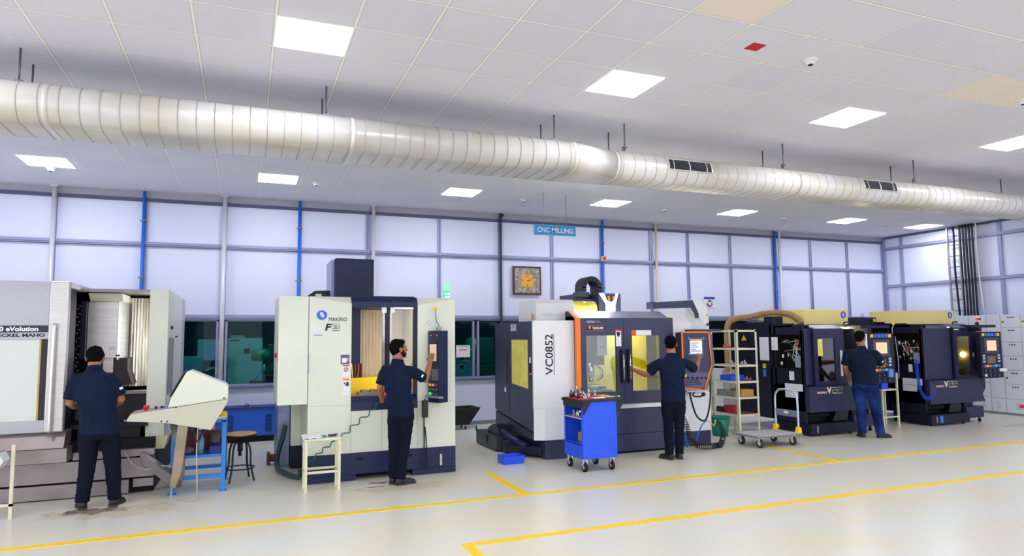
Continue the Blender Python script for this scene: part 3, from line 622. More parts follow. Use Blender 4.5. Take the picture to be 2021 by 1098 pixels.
# rear body
B().box(.60, 2.50, 9.44, 10.9, .30, 2.20).obj('rear_body', CREAM, t, .005)
B().box(.60, 2.50, 9.46, 10.9, 0, .30).obj('rear_base', NAVYD, t)
cb = B().box(.37, .712, FY, 9.5, .935, 2.225).obj('electrical_cabinet', CREAM, t, .006)
B().box(.366, .37, 8.5, 8.56, 1.45, 1.75).obj('door_gasket', STEELD, cb)
B().cyl((.34, 8.6, 1.52), (.37, 8.6, 1.52), .03, n=14).obj('emergency_stop', RED, cb)
def col(x0, x1, name, hi0, hi1):
    """front column with a triangular chamfer along its top; hi0/hi1: height of the front face at x0/x1"""
    b = B(); y0, y1, zt, zb = FY, 9.44, 2.228, .325
    v = [(x0, y0, zb), (x1, y0, zb), (x1, y1, zb), (x0, y1, zb), (x0, y0, hi0), (x1, y0, hi1), (x1, y0+.10*(zt-hi1)/.1+.001, zt), (x0, y0+.10*(zt-hi0)/.1+.001, zt), (x1, y1, zt), (x0, y1, zt)]
    b.add(v, [(0, 1, 5, 4), (4, 5, 6, 7), (7, 6, 8, 9), (0, 4, 7, 9, 3), (1, 2, 8, 6, 5), (3, 9, 8, 2), (0, 3, 2, 1)])
    return b.obj(name, CREAM, t, .004)
fp = col(.718, 1.222, 'front_panel', 2.222, 2.14); B().box(.72, 1.21, FY-.002, FY+.001, .905, .909).obj('panel_seam', mat('seam_grey', (180, 180, 170)), fp)
rp_ = col(2.052, 2.549, 'front_panel', 2.13, 2.215); B().box(2.06, 2.545, FY-.002, FY+.001, .905, .909).obj('panel_seam', MATS['seam_grey'], rp_)
B().box(.722, 2.548, FY-.012, 9.44, .075, .322).obj('base', NAVY, t, .004)
B().box(.722, 1.289, FY-.012, 9.44, 0, .075).obj('base_foot', NAVY, t); B().box(1.989, 2.548, FY-.012, 9.44, .005, .075).obj('base_foot', NAVY, t)
B().box(1.289, 1.989, 8.6, 9.4, 0, .075).obj('toe_recess', PIT, t)
sl = B()
for x in (1.33, 1.93): sl.box(x-.045, x+.045, FY-.014, FY-.01, .235, .265)
sl.obj('lift_slot', PIT, t)
B().box(1.0, 2.54, FY-.014, FY-.011, .165, .169).box(2.33, 2.334, FY-.014, FY-.011, .02, .32).obj('base_seam', BLACK, t)
B().box(2.335, 2.365, FY-.03, FY-.012, .10, .24).obj('drain_gauge', STEEL, t, .002)
B().box(1.222, 2.052, FY+.012, 9.3, .325, .83).obj('lower_front', CREAM, t, .003)
B().box(1.60, 1.603, FY+.008, FY+.014, .33, .82).obj('panel_seam', MATS['seam_grey'], t)
B().prism([(FY+.0, .83), (FY+.0, .93), (FY+.06, 1.0), (FY+.12, 1.0), (FY+.12, .83)], 'x', 1.222, 2.052).obj('sill', NAVY, t, .004)
B().prism([(FY+.01, 2.10), (FY+.01, 2.17), (FY+.07, 2.232), (9.3, 2.232), (9.3, 2.10)], 'x', 1.222, 2.052).obj('header', NAVY, t, .003)
B().box(1.24, 2.03, FY+.1, 9.3, 2.232, 2.245).obj('roof_rail', BLACK, t)
# interior
INT = mat('light_interior', (226, 214, 186), .45, .3)
B().box(1.222, 2.052, 9.28, 9.32, .9, 2.12).obj('interior_rear', mat('yellow_white_interior', (226, 216, 190), .5), t)
B().box(1.222, 1.43, 9.0, 9.28, 1.38, 2.10).obj('column_guard', NAVY, t)
B().box(1.23, 1.44, 8.94, 9.1, 1.19, 1.38).obj('tool_head', BLACK, t)
for i in range(4): B().tube([(1.26+.045*i, 8.93, 1.38), (1.27+.04*i, 8.90, 1.28), (1.29+.03*i, 8.93, 1.20)], .008, 6, 4).obj('coolant_hose', (CHROME, YELP, mat('blue_hose', (40, 90, 220)), mat('orange_hose', (230, 90, 40)))[i], t)
be = B()
for i in range(14):
    x = 1.44+.044*i; be.prism([(x, 9.25), (x+.022, 9.20), (x+.044, 9.25)], 'z', 1.20, 2.10)
be.obj('bellows_cover', mat('bright_bellows', (240, 234, 224), .3, .15, var=.25, vs=5, stretch=(3, 1, .5), c2=(226, 218, 206)), t)
B().box(1.222, 2.052, 8.9, 9.26, .98, 1.20).obj('splash_tray', mat('bright_yellow_guard', (250, 212, 40), .45), t)
B().box(1.36, 1.66, 8.62, 8.86, 1.0, 1.03).box(1.40, 1.47, 8.66, 8.82, 1.03, 1.055).box(1.52, 1.60, 8.66, 8.82, 1.03, 1.06).box(1.40, 1.62, 8.70, 8.78, 1.03, 1.045).obj('vise', STEELD, t, .003)
B().box(1.222, 2.052, 8.5, 8.9, .975, 1.0).obj('work_table', STEELD, t)
# doors
dl = B().box(1.635, 1.70, FY+.03, FY+.07, 1.0, 2.1).obj('door_post', NAVYD, t, .003)
B().box(1.655, 1.68, FY+.02, FY+.03, 1.2, 1.9).obj('handle', BLACK, dl)
for x in (1.60, 1.705): B().box(x, x+.055, FY+.02, FY+.06, 2.03, 2.10).obj('bracket', WHITE, dl)
for x in (1.607, 1.70): B().box(x, x+.03, FY+.03, FY+.06, 1.0, 2.03).obj('bright_strip', STEEL, dl)
B().box(2.0, 2.052, FY+.02, FY+.06, 1.0, 2.1).obj('door_frame', NAVYD, t)
B().box(1.73, 2.0, FY+.045, FY+.05, 1.0, 2.1).obj('door_window', glass('clear_pane', (240, 240, 236), .08, .02), t)
t2 = B().box(1.72, 2.0, 8.46, 8.52, 2.09, 2.10).obj('work_lamp', mat('lamp_warm', (255, 240, 210), emit=(255, 236, 204), es=30.0), t)
t2 = B().box(2.034, 2.05, 8.5, 8.54, 1.1, 2.0).obj('work_lamp', MATS['lamp_warm'], t)
# top box, cable guide, beacon
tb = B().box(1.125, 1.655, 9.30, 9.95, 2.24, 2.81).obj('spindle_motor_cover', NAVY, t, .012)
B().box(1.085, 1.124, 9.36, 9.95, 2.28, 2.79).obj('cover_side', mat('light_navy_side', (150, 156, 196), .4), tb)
B().box(1.16, 1.40, 9.5, 9.7, 2.81, 2.835).obj('top_vent', BLACK, tb)
B().prism([(.76, 2.23), (.76, 2.28), (.88, 2.37), (1.10, 2.38), (1.10, 2.23)], 'y', 9.5, 9.7).obj('cable_guide', BLACK, t, .004)
B().box(.89, .97, 9.49, 9.5, 2.28, 2.33).obj('guide_label', PAPER, t)
bc = B().cyl((2.50, 8.62, 2.228), (2.50, 8.62, 2.33), .047, .047, 20).obj('signal_beacon', mat('beacon_green', (20, 226, 130), .3, emit=(0, 236, 130), es=1.0), t)
B().cyl((2.50, 8.62, 2.33), (2.50, 8.62, 2.445), .045, .034, 20).obj('beacon_top', mat('beacon_pale', (150, 240, 180), .3, emit=(120, 240, 170), es=.7), bc)
for q in range(2): B().box(2.465, 2.495, 8.568, 8.574, 2.245+.04*q, 2.265+.04*q).box(2.505, 2.53, 8.568, 8.574, 2.245+.04*q, 2.265+.04*q).obj('led', mat('led_white', (255, 255, 255), emit=(255, 255, 255), es=2.0), bc)
# logos and stickers on the front
lg = B(); n = 22; ring = []
for i in range(n):
    a = 2*PI*i/n; a2 = a+.0
    ring.append([(.865+.062*math.cos(a), FY-.006, 2.0+.058*math.sin(a)), (.865+.062*math.cos(a), FY, 2.0+.058*math.sin(a)), (.868+.024*math.cos(a)-.010*math.sin(a), FY, 2.004+.036*math.sin(a)), (.868+.024*math.cos(a)-.010*math.sin(a), FY-.006, 2.004+.036*math.sin(a))])
lg.loop(ring, False, False, closed=True); lg.obj('ring_logo', LOGO, t)
text('lettering', 'MAKINO', INK, t, .948, 1.165, 1.925, 1.972, FY-.002)
text('lettering', 'F', INK, t, .905, .985, 1.81, 1.895, FY-.002, bold=.03, shear=.15)
def outline3(x0, x1, z0, z1, r, m, parent, y, name='lettering'):
    h = (z0+z1)/2
    pts = [(x0, y, z1), (x1-.012, y, z1), (x1, y, z1-.012), (x1, y, h+.01), (x1-.01, y, h), (x1, y, h-.01), (x1, y, z0+.012), (x1-.012, y, z0), (x0, y, z0)]
    q = B().tube(pts, r, 4); s = .024
    pts = [(x0, y, z1-s), (x1-.028, y, z1-s), (x1-s, y, z1-s-.006), (x1-s-.008, y, h+.008), (x0+.02, y, h+.008), (x0+.02, y, h-.008), (x1-s-.008, y, h-.008), (x1-s, y, z0+s+.006), (x1-.028, y, z0+s), (x0, y, z0+s)]
    q.tube(pts, r, 4).tube([(x0, y, z1), (x0, y, z1-s)], r, 4).tube([(x0, y, z0), (x0, y, z0+s)], r, 4); return q.obj(name, m, parent)
outline3(.995, 1.075, 1.81, 1.895, .0028, INK, t, FY-.003)
B().box(.775, .87, FY-.002, FY, 1.752, 1.764).obj('small_label', mat('faded_blue', (120, 120, 200)), t)
B().box(1.095, 1.20, FY-.004, FY, 1.40, 1.515).obj('hanging_card', mat('card_blue', (84, 92, 140)), t); B().box(1.11, 1.165, FY-.007, FY-.004, 1.42, 1.475).obj('card_paper', PAPER, t); B().cyl((1.175, FY-.006, 1.455), (1.175, FY-.004, 1.455), .022, n=14).obj('card_mark', mat('pink', (240, 130, 140)), t)
st = B().box(1.12, 1.20, FY-.003, FY, 1.255, 1.39).obj('warning_sticker', PAPER, t); B().box(1.12, 1.20, FY-.005, FY-.003, 1.375, 1.39).obj('red_band', RED, st); B().torus((1.16, FY-.005, 1.335), .024, .004, (0, 1, 0), 18, 5).obj('red_ring', RED, st); B().prism([(1.145, 1.32), (1.15, 1.315), (1.175, 1.35), (1.17, 1.355)], 'y', FY-.006, FY-.003).obj('mark', INK, st)
st = B().box(1.12, 1.20, FY-.003, FY, 1.02, 1.225).obj('warning_sticker', PAPER, t); B().box(1.12, 1.20, FY-.005, FY-.003, 1.205, 1.225).obj('orange_band', ORANGE, st); B().prism([(1.125, 1.18), (1.145, 1.18), (1.165, 1.15), (1.165, 1.185), (1.19, 1.185), (1.195, 1.14), (1.165, 1.135), (1.145, 1.16)], 'y', FY-.006, FY-.003).obj('mark', INK, st)
B().box(.716, .728, FY-.012, FY, 1.3, 1.53).obj('door_handle', ALU, t)
B().box(2.165, 2.245, FY-.004, FY, 1.865, 1.945).obj('round_meter_plate', GREYW, t); B().torus((2.205, FY-.005, 1.905), .026, .003, (0, 1, 0), 18, 5).obj('meter_ring', mat('pinkish', (210, 170, 180)), t)
B().tube([(2.32, 8.33, 1.80), (2.315, 8.33, 1.87), (2.28, 8.32, 1.93), (2.265, 8.31, 2.06)], .007, 6, 4).box(2.29, 2.35, 8.31, 8.35, 1.80, 1.85).obj('work_light_stem', STEELD, t)
B().ball((2.262, 8.30, 2.085), .026).obj('work_light', YELP, t)
# console on its arm
A_, C_, D_, E_ = (2.177, 8.34), (2.258, 8.12), (2.405, 8.22), (2.345, 8.37)
cn = B().prism([A_, C_, D_, E_], 'z', .90, 1.80).obj('control_console', NAVY, t, .006)
def on_face(name, u0, u1, z0, z1, m, parent, e=.003, P=A_, Q=C_):
    """plate on the console face between plan points P and Q"""
    d = Vector((Q[0]-P[0], Q[1]-P[1])); nn = Vector((d.y, -d.x)).normalized()
    if nn.y > 0: nn = -nn
    p = [Vector(P)+d*u0, Vector(P)+d*u1]; q = [p[0], p[1], p[1]+nn*e, p[0]+nn*e]
    return B().prism([tuple(a) for a in q], 'z', z0, z1).obj(name, m, parent)
on_face('screen_frame', .10, .95, 1.36, 1.68, BLACK, cn)
on_face('screen', .18, .80, 1.42, 1.63, mat('warm_screen', (200, 180, 150), .3, emit=(200, 176, 150), es=.5), cn, .006)
on_face('keyboard', .35, .95, 1.18, 1.32, mat('key_grey', (110, 110, 120)), cn, .004)
KEYC = [PAPER, mat('key_red', (200, 60, 60)), mat('key_yellow', (236, 190, 40), emit=(236, 190, 40), es=.3), mat('key_green', (40, 230, 90), emit=(20, 240, 90), es=1.2), mat('key_grey', (110, 110, 120))]
for r in range(3):
    for c in range(3): on_face('key', .12+.28*c, .30+.28*c, 1.105-.055*r, 1.135-.055*r, KEYC[(2, 0, 1, 4, 4, 4, 3, 4, 4)[r*3+c]], cn, .006)
for u in (.25, .8): on_face('indicator', u, u+.1, 1.735, 1.75, mat('tiny_red', (220, 60, 80), emit=(220, 60, 80), es=.6), cn, .005)
B().prism([(2.13, 8.33), (2.24, 8.03), (2.30, 8.06), (2.22, 8.35)], 'z', .965, .985).obj('console_shelf', ALU, cn, .003)
B().box(2.25, 2.35, 8.35, FY, 1.2, 1.5).obj('console_bracket', NAVY, cn)
B().tube([(2.12, 8.28, .95), (2.115, 8.30, .7), (2.12, 8.31, .35), (2.10, 8.30, .10), (2.14, 8.30, .06), (2.165, 8.31, .12), (2.15, 8.32, .4), (2.13, 8.31, .6)], .009, 6, 8).obj('cable', BLACK, cn)
B().box(2.08, 2.15, 8.22, 8.29, .72, .93).cyl((2.09, 8.2, .88), (2.09, 8.22, .88), .018, n=10).obj('hand_pendant', BLACK, cn, .006)
# green air hose draped over the front
zz = [(1.60, 1.0), (1.575, .92), (1.53, .915), (1.52, .86), (1.50, .84), (1.45, .835), (1.435, .77), (1.40, .755), (1.33, .75), (1.32, .68), (1.29, .665), (1.22, .66), (1.21, .59), (1.19, .575), (1.12, .57), (1.105, .50), (1.08, .49), (1.0, .485), (.98, .43), (.95, .425), (.90, .42), (.89, .37), (.86, .355), (.82, .35), (.80, .30), (.78, .27), (.74, .28)]
solo('air_hose', B().tube([(x, 8.345, z) for x, z in zz], .007, 6, 3), mat('teal_hose', (20, 96, 86), .4), 'thin dark green air hose stepping down across the front of the cream machine', 'hose', (1.2, 8.345, .6))
solo('air_gun', B().tube([(1.60, 8.34, 1.0), (1.62, 8.33, 1.05)], .014, 8).box(1.59, 1.61, 8.32, 8.35, 1.0, 1.09), mat('orange_gun', (236, 84, 40)), 'orange air gun hanging at the sill of the cream machine', 'air gun', (1.6, 8.34, 1.0))

# things behind and beside the cream machine
solo('coolant_tank', B().box(.44, .59, 9.6, 10.6, .0, .92).cyl((.53, 9.58, .55), (.53, 9.60, .55), .03), mat('blue_grey_steel', (120, 130, 160), .4, .6, var=.2), 'narrow blue-grey steel tank squeezed behind the cream machine', 'tank', (.58, 10.1, 0))
solo('drain_pipe', B().cyl((.36, 9.9, .09), (.435, 9.9, .09), .05, n=14).cyl((.32, 9.9, .09), (.36, 9.9, .09), .088, n=16), mat('rust_pipe', (104, 54, 40), .6), 'rusty brown flanged pipe end low beside the cream machine', 'pipe', (.38, 9.9, 0))
solo('coolant_hose', B().tube([(.53, 9.53, .56), (.50, 9.5, .40), (.44, 9.45, .2), (.43, 9.3, .06), (.50, 9.0, .045), (.60, 8.72, .045), (.655, 8.66, .05), (.665, 8.62, .12)], .03, 10, 8), mat('green_hose', (14, 66, 60), .4), 'thick dark green hose lying on the floor left of the cream machine', 'hose', (.5, 9.0, 0))
t = root('side_table', 'small cream steel stand with papers in front of the cream machine', 'table', (.84, 8.08, 0))
X0, X1, Y0, Y1 = .655, 1.05, 7.93, 8.22
for x in (X0, X1-.03):
    for y in (Y0, Y1-.03): B().box(x, x+.03, y, y+.03, 0, .565).obj('leg', CREAM2, t)
B().box(X0-.01, X1+.01, Y0-.01, Y1+.01, .565, .59).obj('table_top', CREAM2, t, .002)
B().box(X0+.03, X1-.03, Y0+.003, Y0+.027, .20, .225).box(X0+.03, X1-.03, Y1-.027, Y1-.003, .20, .225).box(X0+.003, X0+.027, Y0+.03, Y1-.03, .20, .225).box(X1-.027, X1-.003, Y0+.03, Y1-.03, .20, .225).obj('stretcher', CREAM2, t)
pb = B().loop([[(X0-.02+.02*i, Y0-.02, .592+.012*math.sin(i*.8)**2), (X0-.02+.02*i, Y1, .592+.012*math.sin(i*.8)**2), (X0-.02+.02*i, Y1, .600+.012*math.sin(i*.8)**2), (X0-.02+.02*i, Y0-.02, .600+.012*math.sin(i*.8)**2)] for i in range(11)], True, False)
solo('paper_stack', pb, PAPER, 'curling white papers on the small cream stand', 'papers', (.75, 8.05, .592))
solo('pliers', B().tube([(.93, 8.0, .605), (.99, 8.03, .605), (1.02, 8.08, .605)], .012, 6, 3).tube([(.92, 8.05, .605), (.98, 8.05, .605), (1.02, 8.08, .605)], .012, 6, 3), mat('purple_grip', (70, 50, 130), .5), 'purple-handled pliers on the small cream stand', 'pliers', (.97, 8.04, .592))
solo('adhesive_tape', B().torus((.875, 8.02, .602), .022, .008, n=16, m=6), BLUEF, 'small blue roll of tape on the small cream stand', 'tape', (.875, 8.02, .592))
# black chip hopper by the wall
t = root('chip_hopper', 'black tipping hopper on casters by the wall right of the cream machine', 'hopper', (3.85, 12.1, 0))
def fr_(x0, x1, y0, y1, X0, X1, Y0, Y1, z0, z1): return [[(x0, y0, z0), (x1, y0, z0), (x1, y1, z0), (x0, y1, z0)], [(X0, Y0, z1), (X1, Y0, z1), (X1, Y1, z1), (X0, Y1, z1)]]
q = fr_(3.5, 3.92, 12.0, 12.35, 3.45, 4.13, 11.95, 12.42, .09, .40)
hb_ = B().loop([q[0], q[1], [(3.48, 11.98, .40), (4.09, 11.98, .40), (4.09, 12.39, .40), (3.48, 12.39, .40)], [(3.52, 12.03, .12), (3.89, 12.03, .12), (3.89, 12.32, .12), (3.52, 12.32, .12)]], True, False); hb_.obj('bin', BLACK, t)
for x in (3.6, 3.86):
    for y in (12.05, 12.3): caster(t, x, y, .09, .035, .02)
# ================================================================== white and dark grey machining centre with orange trim
TD = mat('charcoal_paint', (48, 54, 82), .38, var=.04)
t = root('milling_machine', 'white and charcoal vertical machining centre with orange trim behind the blue tool cart', 'milling machine', (5.3, 9.4, 0))
B().box(3.93, 4.47, 8.615, 9.6, 0, .262).box(4.47, 6.0, 8.70, 9.6, .02, .30).obj('left_base', TD, t, .004)
B().box(6.2, 6.83, 8.72, 9.6, 0, .235).obj('right_base', TD, t, .004)
B().box(3.78, 4.45, 8.66, 8.702, .705, 1.94).obj('left_pillar', WHITE, t, .006)
B().prism([(3.79, 8.702), (3.93, 8.625), (4.45, 8.625), (4.45, 8.702)], 'z', .262, .705).obj('pillar_foot', WHITE, t, .004)
text('lettering', 'VC0852', INK, t, 3.965, 4.085, 1.17, 1.745, 8.659, rot90=True, bold=.01)
B().box(4.098, 4.104, 8.656, 8.66, 1.165, 1.745).obj('underline', INK, t)
# top covers
B().prism([(8.93, 1.94), (8.93, 2.20), (8.99, 2.26), (9.6, 2.26), (9.6, 1.94)], 'x', 3.95, 4.58).obj('left_top_cover', WHITE, t, .004)
B().box(4.05, 4.5, 8.924, 8.93, 2.03, 2.036).obj('cover_seam', MATS['seam_grey'], t)
B().box(3.948, 3.951, 9.0, 9.1, 1.95, 2.05).obj('cover_label', mat('tan_label', (230, 180, 120)), t)
# left side enclosure
sd = [(8.705, .375), (10.23, .56), (10.23, 1.925), (8.705, 1.925)]
sp_ = B().prism(sd, 'x', 3.785, 3.86).obj('side_enclosure', TD, t, .003)
B().box(3.86, 6.6, 9.35, 10.25, .3, 1.92).obj('rear_enclosure', TD, t)
B().prism([(8.87, .97), (9.48, 1.01), (9.48, 1.667), (8.87, 1.667)], 'x', 3.778, 3.785).obj('side_window', YEL, sp_)
B().prism([(8.70, .27), (8.70, .345), (10.25, .53), (10.25, .27)], 'x', 3.80, 6.5).obj('side_skirt', TD, t)
B().box(4.0, 6.4, 9.0, 10.3, .06, .30).obj('base_block', NAVYD, t)
for y in (9.60, 10.21): B().box(3.782, 3.785, y-.004, y+.004, .56, 1.9).obj('panel_seam', BLACK, sp_)
B().box(3.775, 3.785, 9.68, 9.72, 1.0, 1.5).obj('hinge_slot', mat('dark_red_slot', (70, 22, 26)), sp_)
B().box(3.78, 3.785, 9.3, 9.52, 1.80, 1.90).obj('label_plate', mat('silver_label', (190, 196, 216)), sp_); B().box(3.777, 3.78, 9.36, 9.42, 1.85, 1.885).obj('red_mark', mat('soft_red', (236, 120, 110)), sp_)
B().box(3.778, 3.785, 8.76, 8.80, 1.34, 1.42).obj('latch', PAPER, sp_); B().box(3.775, 3.785, 8.76, 8.80, 1.15, 1.33).obj('latch_body', BLACK, sp_); B().box(3.774, 3.785, 8.75, 8.79, 1.17, 1.2).obj('latch_mark', ORANGE, sp_)
B().box(3.78, 3.785, 9.74, 9.80, .86, .93).obj('label_plate', PAPER, sp_)
# door block
B().box(4.425, 4.60, 8.60, 9.35, .30, 2.0).obj('door_block_left', TD, t)
B().prism([(8.60, 1.975), (8.80, 2.08), (9.35, 2.08), (9.35, 1.90), (8.60, 1.90)], 'x', 4.425, 4.47).obj('block_top_left', TD, t)
B().prism([(8.545, .66), (8.545, 1.975), (8.79, 2.08), (8.81, 2.08), (8.60, 1.965), (8.60, .66)], 'x', 4.405, 4.475).obj('orange_trim', ORANGE, t, .003)
def door(x0, x1, wx0, wx1, z0, z1, wz0, wz1, name, win):
    y0, y1 = 8.55, 8.585
    d = B().box(x0, wx0, y0, y1, z0, z1).box(wx1, x1, y0, y1, z0, z1).box(wx0, wx1, y0, y1, z0, wz0).box(wx0, wx1, y0, y1, wz1, z1).obj(name, TD, t)
    B().box(wx0-.0, wx1+.0, y0+.012, y0+.018, wz0, wz1).obj('door_window', win, d); return d
dl = door(4.478, 5.186, 4.565, 5.06, .722, 1.975, .905, 1.718, 'left_door', glass('clear_pane', (240, 240, 236), .08, .02))
dr = door(5.192, 5.985, 5.33, 5.82, .722, 1.975, .90, 1.712, 'right_door', glass('yellow_pane', (254, 246, 150), .10, .04))
CH = mat('silver_chamfer', (176, 178, 200), .25, .6, var=.2, vs=2)
B().prism([(8.55, 1.975), (8.79, 2.08), (8.81, 2.08), (8.57, 1.965)], 'x', 4.478, 5.186).obj('door_top', CH, dl)
B().prism([(8.55, 1.975), (8.79, 2.08), (8.81, 2.08), (8.57, 1.965)], 'x', 5.192, 5.985).obj('door_top', CH, dr)
for d, x in ((dl, 5.135), (dr, 5.245)):
    h = B().box(x-.018, x+.018, 8.525, 8.55, 1.02, 1.52).tube([(x, 8.55, 1.50), (x, 8.50, 1.49), (x, 8.495, 1.45), (x, 8.495, 1.09), (x, 8.50, 1.05), (x, 8.55, 1.04)], .016, 8, 4).obj('handle', BLACK, d, .004)
    B().cyl((x+.004, 8.478, 1.08), (x+.004, 8.478, 1.44), .010, n=10).obj('grip', CHROME, h)
pl = B().box(4.575, 4.87, 8.546, 8.55, 1.79, 1.865).obj('name_plate', INK, dl)
for z in (1.788, 1.862): B().box(4.572, 4.873, 8.544, 8.55, z, z+.005).obj('red_edge', mat('pinkish_red', (236, 90, 90)), pl)
text('lettering', 'TAKUMI', WHITE, pl, 4.665, 4.845, 1.81, 1.845, 8.546, bold=.03)
B().prism([(4.60, 1.85), (4.645, 1.85), (4.632, 1.835), (4.632, 1.815), (4.613, 1.815), (4.613, 1.835)], 'y', 8.543, 8.546).obj('shield_mark', mat('pale_red', (250, 190, 190)), pl)
B().box(4.58, 4.71, 8.547, 8.55, 1.90, 1.935).obj('faded_label', mat('mid_lavender', (140, 136, 156)), dl); B().box(4.72, 4.80, 8.547, 8.55, 1.90, 1.935).obj('faded_label', mat('dim_lavender', (96, 98, 124)), dl)
st = B().box(5.055, 5.145, 8.547, 8.55, 1.56, 1.80).obj('warning_sticker', PAPER, dl); B().box(5.055, 5.145, 8.545, 8.547, 1.778, 1.80).obj('red_band', mat('orange_red2', (236, 90, 40)), st); B().prism([(5.065, 1.76), (5.09, 1.77), (5.13, 1.76), (5.12, 1.72), (5.10, 1.69), (5.075, 1.72)], 'y', 8.545, 8.547).obj('mark', INK, st)
st = B().box(5.325, 5.665, 8.546, 8.55, 1.716, 1.79).obj('notice_strip', PAPER, dr); B().box(5.325, 5.40, 8.544, 8.546, 1.716, 1.79).obj('red_end', mat('orange_red2', (236, 90, 40)), st)
# interior seen through the left door
B().box(4.47, 6.1, 9.28, 9.33, .6, 2.0).obj('interior_rear', YEL, t)
B().box(4.47, 4.52, 8.62, 9.3, .6, 2.0).box(6.05, 6.1, 8.62, 9.3, .6, 2.0).obj('interior_side', YEL, t)
B().box(4.47, 6.1, 8.62, 9.3, .72, .80).obj('interior_floor', mat('wet_steel', (190, 196, 196), .25, .6, var=.3, vs=8), t)
B().box(4.84, 5.03, 8.85, 9.25, 1.28, 1.9).obj('spindle_head', mat('dark_casting', (48, 48, 58), .4, .3), t, .01)
B().box(4.90, 5.06, 8.82, 8.85, 1.42, 1.72).obj('head_cover', mat('silver_label', (190, 196, 216)), t)
B().box(4.93, 5.02, 8.817, 8.82, 1.53, 1.56).obj('head_label', mat('pink_print', (220, 120, 120)), t)
B().cyl((4.86, 8.98, 1.10), (4.86, 8.98, 1.30), .06, n=18).cyl((4.86, 8.98, 1.02), (4.86, 8.98, 1.10), .035, n=14).obj('spindle_nose', CHROME, t)
for q in range(2): B().tube([(4.93, 8.95, 1.28), (4.99+.04*q, 8.93, 1.2), (5.0+.03*q, 8.93, 1.1), (4.95, 8.95, 1.04)], .009, 6, 5).obj('coolant_hose', (CHROME, BLACK)[q], t)
B().box(4.56, 5.08, 8.72, 9.2, .86, .92).box(4.62, 4.95, 8.8, 9.05, .92, .99).cyl((4.66, 8.78, .96), (5.0, 8.78, .96), .03).obj('vise_table', mat('steel_mist', (150, 166, 170), .3, .6, var=.4, vs=10), t, .004)
B().box(4.50, 4.58, 8.8, 9.2, 1.35, 1.95).box(4.58, 4.70, 9.0, 9.25, 1.45, 1.95).obj('tool_changer', mat('dark_casting', (48, 48, 58)), t, .01)
B().box(4.6, 6.0, 8.90, 8.97, 1.975, 1.99).obj('work_lamp', mat('cool_lamp2', (255, 255, 255), emit=(250, 252, 240), es=34.0), t)
# lower front
B().prism([(8.555, .655), (8.575, .72), (8.62, .72), (8.62, .655)], 'x', 4.478, 5.985).obj('silver_sill', mat('bright_sill', (220, 214, 214), .3, .5), t)
B().box(4.478, 6.0, 8.57, 8.70, .285, .652).obj('lower_panel', TD, t, .003)
B().box(4.478, 6.05, 8.575, 8.70, .035, .279).obj('lower_panel', TD, t, .003)
B().box(4.478, 6.05, 8.62, 8.72, .0, .04).obj('plinth', PIT, t)
# right column
B().box(5.985, 6.08, 8.58, 8.9, .3, 1.98).obj('door_block_right', TD, t)
B().prism([(8.72, .235), (8.72, 1.90), (8.92, 2.07), (9.35, 2.07), (9.35, .235)], 'x', 6.05, 6.52).obj('right_column', WHITE, t, .004)
B().prism([(8.80, .235), (8.80, 1.92), (9.0, 2.07), (9.35, 2.07), (9.35, .235)], 'x', 6.52, 6.83).obj('right_column_side', GREYW, t, .004)
B().prism([(8.66, .235), (8.66, .80), (8.74, .84), (9.2, .84), (9.2, .235)], 'x', 6.20, 6.80).obj('lower_white_body', WHITE, t, .004)
# head and cable chain
B().box(5.0, 5.80, 9.62, 10.3, 2.08, 2.40).prism([(5.21, 2.08), (5.21, 2.395), (4.95, 2.36), (4.95, 2.08)], 'y', 9.60, 10.2).obj('head_cover', TD, t, .006)
B().box(5.205, 5.60, 9.30, 9.64, 2.08, 2.39).obj('head_front', TD, t, .006)
B().prism([(5.20, 2.392), (5.30, 2.392), (5.345, 2.28), (5.42, 2.25), (5.48, 2.28), (5.51, 2.392), (5.56, 2.392), (5.50, 2.20), (5.50, 2.08), (5.32, 2.08), (5.32, 2.22)], 'y', 9.285, 9.30).obj('front_shield', WHITE, t, .002)
for x, s in ((5.375, 1), (5.465, -1)): B().prism([(x-.02*s, 2.34), (x+.012*s, 2.34), (x+.018*s, 2.27), (x+.002*s, 2.27)], 'y', 9.28, 9.287).obj('orange_mark', ORANGE, t)
B().cyl((4.62, 9.15, 2.12), (5.02, 9.15, 2.12), .13, n=24).obj('yellow_drum', mat('glossy_yellow', (240, 226, 90), .3), t)
B().box(4.95, 5.15, 9.5, 9.7, 2.34, 2.42).box(4.88, 5.22, 9.45, 9.6, 2.09, 2.3).obj('motor_bracket', TD, t, .004)
ch = B()
for i in range(20):
    a = PI*i/19-.0; c, s = math.cos(a), math.sin(a); cx_, cz_ = 5.352, 2.52
    r0, r1, hw = .105, .185, .068
    p = []
    for (r, da) in ((r0, -hw), (r1, -hw), (r1, hw), (r0, hw)): p.append((cx_+r*math.cos(a+da), cz_+r*math.sin(a+da)))
    ch.prism(p, 'y', 9.78, 10.05)
for z in (2.41, 2.45, 2.49): ch.box(5.167, 5.247, 9.78, 10.05, z, z+.036).box(5.457, 5.537, 9.78, 10.05, z, z+.036)
ch.obj('cable_chain', mat('chain_black', (36, 38, 52), .45), t)
